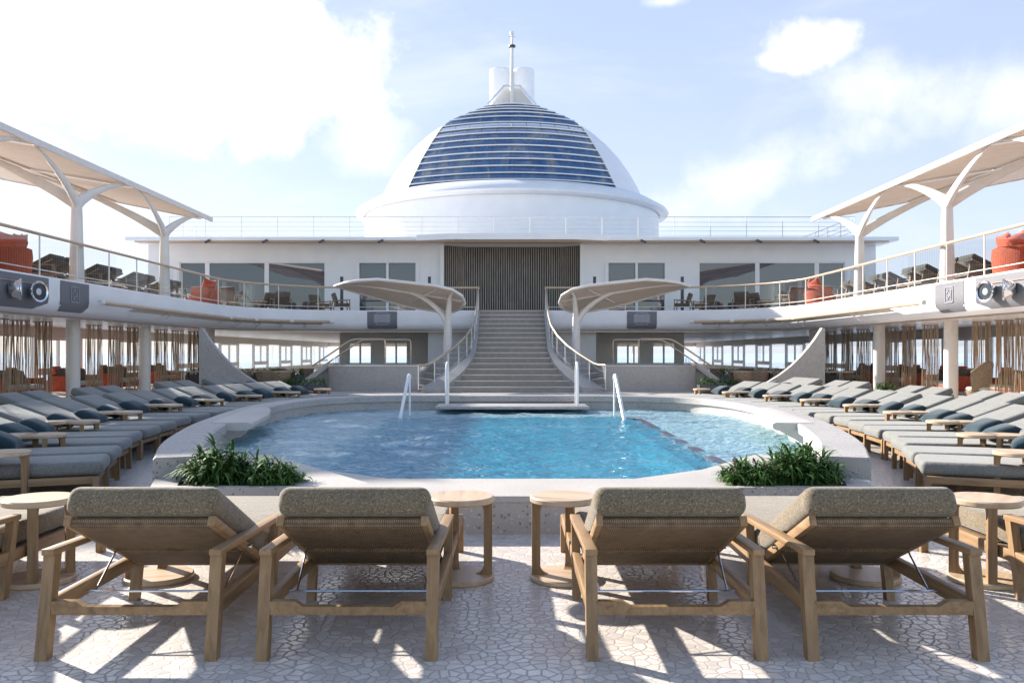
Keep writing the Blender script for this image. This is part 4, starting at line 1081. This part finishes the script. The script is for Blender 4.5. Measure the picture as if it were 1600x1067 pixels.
# louvre bars, closing up towards the crown
for py in (163,166.5,170.5,175.5,182,191,199,207.6,217,227,238,248,259,270,280):
    z = 14
    for _ in range(40):
        z = 1.45+(551-py)*(CY+gpt(min(ZT,max(ZB,z)),0)[1])/1320
    z = min(ZT-.03, max(ZB, z)); mb = MB(); rows = []
    for dz, do in ((-.03,.01),(-.038,.15),(.028,.15),(.034,.01)):
        rows.append([gpt(z, -1+j/12, do)[:2]+(z+dz,) for j in range(25)])
    mb.grid(rows, DM, closev=True); mb.build('louvre', WHITE, dome)
for j in range(-4, 5):
    mb = MB(); mb.tube([Vector(gpt(z, j/5, .0)) for z in zs[::2]], .022, 5, DM); mb.build('glazing_bar', GREYP, dome)
for s in (-1, 1):
    mb = MB(); mb.lathe([(.78,0),(.78,5.35),(.74,5.4),(.68,5.4),(.68,4.6),(0,4.6)], 40); o = mb.build('funnel', WHITE); o.location = (s*.83,60.4,16.2)
    tag(o, 'white cylindrical funnel behind the dome, on the %s side of the mast' % SIDE[s], 'funnel', 'twin funnels behind the dome')
mast = thing('mast', 'slender white mast with small head fittings in front of the funnels', 'mast', (0,57.3,17.6))
mb = MB(); mb.tube([(0,0,0),(0,0,2.2),(0,0,4.5)], [.16,.13,.10], 12); mb.build('pole', WHITE2, mast)
mb = MB(); mb.lathe([(0,4.5),(.1,4.5),(.24,4.55),(.24,4.66),(.1,4.7),(0,4.7)], 16); mb.build('ring_fitting', DARK, mast)
mb = MB(); mb.tube([(0,0,4.7),(0,0,5.6)], [.09,.06], 8); mb.beam((-.22,0,5.25),(.22,0,5.25),.07,.07); mb.lathe([(0,5.35),(.13,5.37),(.13,5.58),(0,5.64)], 12); mb.build('head_fitting', WHITE2, mast)
mb = MB()
for s in (-1, 1): mb.beam((s*1.66,.1,.7),(s*.56,.1,1.93),.1,.12)
mb.beam((-.6,.1,1.97),(.6,.1,1.97),.1,.1); mb.build('gantry', STEEL, mast)
mb = MB(); mb.add([(-1.55,.3,.6),(1.55,.3,.6),(.5,.3,1.93),(-.5,.3,1.93)], [(0,1,2,3)]); mb.add([(-1.55,.36,.6),(1.55,.36,.6),(.5,.36,1.93),(-.5,.36,1.93)], [(3,2,1,0)])
mb.build('gantry_plate', WHITE2, mast, smooth=0)

# ------------------------------------------------------------------ lower promenade: window walls, columns, back walls
for s in (-1, 1):
    XW = 17.6
    t = thing('window_wall', 'long outer window wall of the %s covered promenade looking on the sea' % SIDE[s], 'window wall', (s*XW,40,0), 0, 'promenade window walls')
    M = Matrix.Translation((-s*XW,-40,0))
    mb = MB(); mb.box(s*XW-.09, s*XW+.09, 8, 81, 0, .42, M); mb.build('sill_wall', SOFFIT, t, smooth=0)
    mb = MB(); mb.box(s*XW-.09, s*XW+.09, 8, 81, 2.02, 2.42, M); mb.build('header', TAUPE, t, smooth=0)
    ys = [8+3.3*k for k in range(23)]
    for k, (a, b_) in enumerate(zip(ys, ys[1:])):
        mb = MB(); mb.box(s*XW-.07, s*XW+.07, a-.09, a+.09, .42, 2.02, M)
        if k % 2 == 1: mb.box(s*XW-.06, s*XW+.06, a+.09, b_-.09, 1.92, 2.02, M); mb.box(s*XW-.065, s*XW+.065, a+.09, b_-.09, .62, .86, M); mb.box(s*XW-.05, s*XW+.05, (a+b_)/2-.04, (a+b_)/2+.04, .86, 1.92, M)
        mb.build('mullion', SOFFIT, t, smooth=0)
        mb = MB(); mb.box(s*XW-.01, s*XW+.01, a+.09, b_-.09, .42, 2.02, M); mb.build('pane', GLASS, t, smooth=0)
    for k, yc in enumerate((15.6,20.6,25.6,30.6,37.2)):
        mb = MB(); mb.lathe([(0,0),(.20,0),(.20,2.43),(0,2.43)], 32); mb.box(-.05,.05,-.235,-.2,2.0,2.2)
        o = mb.build('deck_pillar', SOFFIT); o.location = (s*13.3,yc,0)
        tag(o, 'round cream deck pillar, %s from the front in the %s promenade' % (ORD[k], SIDE[s]), 'pillar', 'promenade pillars')
    # white pier beside the stairs and the dark lobby wall behind
    o = MB(); o.box(s*2.0 if s > 0 else -3.9, 3.9 if s > 0 else -2.0, 39.2, 41.0, 0, 2.418); tag(o.build('stair_pier', WHITE, smooth=0), 'white pier under the back gallery at the %s flank of the stairs' % SIDE[s], 'pier', 'piers beside the stairs')
    lob = thing('lobby_wall', 'taupe lobby wall with glazed doors under the back gallery, %s side' % SIDE[s], 'wall', (s*6.2,42.2,0), 0, 'lobby walls under the gallery')
    mb = MB()
    def bx(a, b_, z0, z1, y0=0, y1=.3): a, b_ = sorted((s*a-s*6.2, s*b_-s*6.2)); mb.box(a, b_, y0, y1, z0, z1)
    bx(3.4,5.2,0,2.42); bx(6.4,7.0,0,2.42); bx(8.2,8.6,0,2.42); bx(5.2,6.4,2.0,2.42); bx(7.0,8.2,2.0,2.42)
    mb.build('wall_face', LOBBY, lob, smooth=0)
    for xa, xb in ((5.2,6.4),(7.0,8.2)):
        a, b_ = sorted((s*xa-s*6.2, s*xb-s*6.2)); mb = MB()
        mb.box(a,a+.07,.05,.2,0,2.0); mb.box(b_-.07,b_,.05,.2,0,2.0); mb.box(a+.07,b_-.07,.05,.2,1.92,2.0); mb.box((a+b_)/2-.04,(a+b_)/2+.04,.06,.19,0,1.92); d_ = mb.build('glazed_door', WHITE2, lob, smooth=0)
        mb = MB(); mb.box(a+.07,b_-.07,.11,.125,0,1.92); mb.build('pane', GLASS, d_, smooth=0)
o = MB(); o.box(-17.6,17.6,80.5,80.7,0,.5); o.box(-17.6,17.6,80.5,80.7,2.05,2.42)
for k in range(9): o.box(-16.4+k*4-.1,-16.4+k*4+.1,80.5,80.7,.5,2.05)
tag(o.build('end_bulkhead', SOFFIT, smooth=0), 'cream bulkhead closing the far end of the promenade', 'wall')

# string curtains
def make_curtain(seed, w=.46, n=32):
    rnd = random.Random(seed); mb = MB()
    for k in range(n):
        u = rnd.gauss(0, 1)*.03 + [-.27,-.22,-.12,-.02,.05,.16,.22,.28][k % 8]*w/.62
        x0 = u; x1 = u+rnd.gauss(0,.035); y0 = rnd.uniform(-.06,.06)
        r_ = rnd.uniform(.006,.014)
        mb.tube([(x0,y0,2.40),((x0+x1)/2+rnd.gauss(0,.02),y0,1.2),(x1,y0+rnd.gauss(0,.03),.06)], r_, 5)
    mb.box(-.26,.26,-.04,.04,2.38,2.415)
    return mb
cur = [make_curtain(i).build('string_curtain', STRAND) for i in range(3)]; cu = [False]*3
spots = [(14.4,20.6),(14.4,21.7),(14.4,23.7),(14.5,24.9),(14.5,26.1),(14.5,29.3),(14.5,30.9),(14.5,32.3),(14.5,34.9),(14.5,36.6),(14.5,38.4)]
for s in (-1, 1):
    for k, (x, y) in enumerate(spots):
        i = (k + (s > 0)) % 3; o = cur[i] if not cu[i] else cur[i].copy()
        if cu[i]: COL.objects.link(o)
        cu[i] = True; o.location = (s*x, y, 0); o.rotation_euler = (0,0,R(25 if s < 0 else -25))
        tag(o, 'hanging taupe string curtain, %s from the front in the %s promenade' % (ORD[k], SIDE[s]), 'curtain', 'string curtains of the promenade')

# ------------------------------------------------------------------ sofas, chairs
def make_sofa(frame, cush, name='lounge_sofa'):
    t = thing(name, '', 'sofa')
    mb = MB(); mb.rbox(-1.05,1.05,-.42,.42,.10,.30,.03); mb.build('base', frame, t)
    mb = MB(); mb.rbox(-1.05,1.05,.36,.44,.30,.82,.03); mb.build('backrest', frame, t)
    for s in (-1, 1):
        mb = MB(); mb.rbox(s*1.05-.04, s*1.05+.04, -.42, .42, .10, .64, .03); mb.build('arm', frame, t)
    mb = MB(); mb.rbox(-1.0,1.0,-.44,.34,.30,.44,.04,seg=3); mb.build('seat_cushion', CREAMC, t)
    for k, x in enumerate((-.66,0,.66)):
        M = Matrix.Translation((x,.22,.68)) @ Matrix.Rotation(R(-16),4,'X') @ Matrix.Rotation(R((-6,4,7)[k]),4,'Y')
        mb = MB(); mb.rbox(-.30,.30,-.075,.075,-.24,.22,.06,M,seg=3); mb.build('back_cushion', cush, t)
    for k, x in enumerate((-.8,.45)):
        M = Matrix.Translation((x,.30,.84)) @ Matrix.Rotation(R(-12),4,'X'); mb = MB(); mb.rbox(-.26,.26,-.05,.05,-.16,.14,.045,M,seg=3); mb.build('back_cushion', ORANGEC, t)
    return t
sofa = Proto(make_sofa(ORANGE, BROWNC))
for s in (-1, 1):
    for k, y in enumerate((20.4,23.6,26.4,30.3,33.7,37.6)):
        sofa.put((s*15.6,y,0), R(90 if s < 0 else -90), 'orange rope sofa with brown cushions, %s from the front, %s promenade' % (ORD[k], SIDE[s]), 'orange promenade sofas')
def make_tub(name='tub_sofa'):
    t = thing(name, '', 'sofa')
    mb = MB(); a0, a1 = R(-25), R(205)
    mb.lathe([(.62,.08),(.70,.10),(.74,.50),(.72,.70),(.66,.72),(.64,.50),(.60,.12),(.62,.08)], 36, a0=a0, a1=a1); mb.build('woven_back', ORANGE, t)
    mb = MB(); mb.lathe([(0,.08),(.62,.08),(.64,.30),(.60,.34),(0,.34)], 36); mb.build('base', ORANGE, t)
    mb = MB(); mb.lathe([(0,.34),(.56,.34),(.60,.38),(.58,.46),(0,.48)], 36); mb.build('seat_cushion', CREAMC, t)
    for a in (40, 90, 140):
        M = Matrix.Rotation(R(a-90),4,'Z') @ Matrix.Translation((0,.50,.80)) @ Matrix.Rotation(R(-12),4,'X') @ Matrix.Rotation(R(a*.4-30),4,'Y')
        c_ = make_pillow('back_cushion', ORANGEC, .30, .27, .10); c_.parent = t; c_.matrix_local = M @ Matrix.Rotation(R(90),4,'X')
    return t
tub = Proto(make_tub())
for s in (-1, 1):
    tub.put((s*12.75,21.0,ZF), R(90)*s*1, 'round orange tub sofa with loose cushions at the near end of the %s gallery' % SIDE[s], 'orange tub sofas on the gallery')
    tub.put((s*12.8,19.5,ZF), R(70)*s*1, 'round orange tub sofa half cut by the frame edge on the %s gallery' % SIDE[s], 'orange tub sofas on the gallery')
    tub.put((s*12.6,34.2,ZF), R(75)*s*1, 'round orange tub sofa past the far canopy column of the %s gallery' % SIDE[s], 'orange tub sofas on the gallery')
gl = Proto(make_lounger(CHAR, 27, 'sun_lounger', pipe=False, wood=WEATHER, cord=CHAR))
for s in (-1, 1):
    for k, y in enumerate((23.3,24.15,25.9,26.75,28.4,29.25,30.9,31.75)):
        # heads towards the pool edge, feet outboard
        gl.put((s*12.35,y,ZF), R(90 if s < 0 else -90), '%s charcoal lounger from the front on the %s gallery' % (ORD[k], SIDE[s]), 'charcoal loungers on the gallery')
def make_arm(name, cloth, frame):
    t = thing(name, '', 'armchair')
    mb = MB(); mb.rbox(-.34,.34,-.34,.30,.26,.42,.05,seg=3); mb.build('seat_cushion', cloth, t)
    M = Matrix.Translation((0,.30,.62)) @ Matrix.Rotation(R(-18),4,'X')
    mb = MB(); mb.rbox(-.34,.34,-.07,.07,-.26,.28,.05,M,seg=3); mb.build('back_cushion', cloth, t)
    for s in (-1, 1):
        mb = MB(); mb.beam((s*.39,-.36,.58),(s*.39,.40,.52),.06,.035,r=.006); mb.build('arm', frame, t)
        for p, q in (((s*.39,-.34,0),(s*.39,-.32,.57)),((s*.39,.42,0),(s*.39,.36,.52))):
            mb = MB(); mb.beam(p, q, .045, .045, up=(1,0,0)); mb.build('leg', frame, t)
    mb = MB(); mb.box(-.38,.38,-.33,-.29,.22,.27); mb.box(-.38,.38,.33,.37,.22,.27); mb.build('frame', frame, t)
    return t
arm = Proto(make_arm('armchair', BROWNC, OAK))
def make_low():
    t = thing('coffee_table', '', 'table'); mb = MB(); mb.disc(.38,.36,.40,.01,36); mb.build('table_top', OAKP, t)
    mb = MB(); mb.lathe([(0,0),(.24,0),(.24,.03),(.06,.06),(.06,.36),(0,.36)], 24); mb.build('base', OAK, t); return t
low = Proto(make_low())
for s in (-1, 1):
    for k, (x, y, a) in enumerate(((11.9,36.0,200),(11.5,39.4,120),(10.6,38.7,150),(9.2,40.4,-60),(8.0,39.6,250),(12.6,38.0,60))):
        arm.put((s*x,y,ZF), R(a)*s, 'brown patterned armchair, %s along the rail towards the stairs, %s back gallery' % (ORD[k], SIDE[s]), 'armchairs on the back gallery')
    low.put((s*8.75,39.3,ZF), 0, 'small round coffee table between armchairs on the %s back gallery' % SIDE[s], 'coffee tables on the gallery')
    low.put((s*11.3,37.7,ZF), 0, 'small round coffee table at the curve of the %s gallery' % SIDE[s], 'coffee tables on the gallery')
# barrel dining chairs and hedge planters beyond the sail screens
def make_barrel(name='barrel_chair'):
    t = thing(name, '', 'chair')
    mb = MB(); mb.lathe([(.27,.36),(.30,.40),(.33,.74),(.31,.76),(.27,.72),(.25,.40),(.27,.36)], 28, a0=R(-20), a1=R(200)); mb.build('woven_back', RATTAN, t)
    mb = MB(); mb.lathe([(0,.38),(.26,.38),(.28,.43),(.25,.47),(0,.48)], 28); mb.build('seat_cushion', BROWNC, t)
    for a in (45,135,225,315):
        mb = MB(); mb.tube([(.2*cos(R(a)),.2*sin(R(a)),.4),(.25*cos(R(a)),.25*sin(R(a)),0)], [.016,.012], 6); mb.build('leg', OAKZ, t)
    return t
bar = Proto(make_barrel())
def make_dining():
    t = thing('dining_table', '', 'table'); mb = MB(); mb.rbox(-.55,.55,-.4,.4,.70,.74,.01); mb.build('table_top', OAKP, t)
    mb = MB(); mb.lathe([(0,0),(.26,0),(.26,.03),(.05,.06),(.05,.70),(0,.70)], 20); mb.build('base', DARK, t); return t
din = Proto(make_dining())
def hedge(name, loc, L, W_, label, seed, m1, m2, hb=.55, hl=.32):
    rnd = random.Random(seed); t = thing(name, label, 'planter', loc, 0, None)
    mb = MB(); mb.rbox(-L/2,L/2,-W_/2,W_/2,0,hb,.02); mb.build('trough', DARK, t)
    A, B = MB(), MB()
    for k in range(int(L*260)):
        b_ = (rnd.uniform(-L/2,L/2), rnd.uniform(-W_/2,W_/2), hb-.03+rnd.random()*hl*.7)
        blade(A if rnd.random() < .55 else B, b_, rnd.uniform(0,2*pi), rnd.uniform(.08,.2), rnd.uniform(.025,.05), rnd.uniform(0,1.3), rnd.uniform(.3,1.4), 3)
    A.build('foliage', m1, t, smooth=0); B.build('foliage', m2, t, smooth=0); return t
for s in (-1, 1):
    hedge('hedge_planter', (s*10.9,34.6,0), 4.8, .5, 'long dark trough of yellow-green hedge behind the dining chairs, %s side' % SIDE[s], 5+s, LEAFY, LEAF2)
    for k, (x, y, a) in enumerate(((8.3,30.4,180),(9.2,31.5,170),(10.1,31.7,200),(11.1,31.4,185),(8.8,33.0,10),(9.8,33.1,-10),(10.9,33.0,15),(12.0,33.2,0),(12.2,35.8,40),(10.2,36.8,-30),(9.0,37.0,160))):
        bar.put((s*x,y,0), R(a), 'woven barrel chair, %s in the dining group beyond the %s sail screen' % (ORD[k], SIDE[s]), 'barrel dining chairs')
    for k, x in enumerate((9.0,10.1,11.2,12.4)):
        din.put((s*x,32.3,0), 0, 'small dining table, %s from the stairs, beyond the %s sail screen' % (ORD[k], SIDE[s]), 'dining tables under the gallery')
    hedge('low_planter', (s*7.4,30.2,0), 1.5, .45, 'low dark planter of green leaves beside the %s spa steps' % SIDE[s], 15+s, LEAF, LEAF2, .3, .3)
# high-backed rattan chairs by the sunlit curtains
def make_peacock():
    t = thing('high_back_chair', '', 'chair')
    rows = []
    for i in range(9):
        v = i/8; wd = .34+.16*sin(pi*.55*v); z = .34+.86*v; row = []
        for j in range(13):
            a = R(20+140*j/12); row.append((wd*cos(a)*1.0, wd*sin(a)*.75-.05, z - .35*v*abs(cos(a))**2.5))
        rows.append(row)
    mb = MB(); mb.grid(rows); mb.grid([[(x*.93,y*.93-.005,z) for x,y,z in r_[::-1]] for r_ in rows]); mb.tube([Vector(p) for p in rows[-1]], .025, 6); mb.build('woven_back', RATTAN, t)
    mb = MB(); mb.lathe([(0,.05),(.26,.05),(.33,.34),(.33,.40),(0,.40)], 28); mb.build('base', RATTAN, t)
    mb = MB(); mb.lathe([(0,.40),(.27,.40),(.30,.45),(.26,.50),(0,.51)], 28); mb.build('seat_cushion', CREAMC, t)
    return t
pk = Proto(make_peacock())
pk.put((12.9,23.4,0), R(-150), 'tall fan-backed rattan chair behind the sunlit loungers, past a pillar', 'fan-backed rattan chairs')
pk.put((12.6,20.4,0), R(-120), 'fan-backed rattan chair cut by the frame edge behind the sunlit loungers', 'fan-backed rattan chairs')
put_pillow((12.55,20.35,.66), (R(70),0,R(-120)), 'blue pillow on the rattan chair at the frame edge')
clump('potted_plant', (11.3,25.6,.30), 'small bushy green plant behind the sunlit loungers near a pillar', 16, .22, .30, .2, .03, LEAF2, LEAF, 77)['group'] = ''
o = MB(); o.lathe([(0,0),(.17,0),(.24,.33),(.21,.33),(.2,.29),(0,.29)], 24); o = o.build('plant_pot', TAUPE); o.location = (11.3,25.6,0); tag(o, 'taupe pot holding the bushy plant near the sunlit pillar', 'pot')
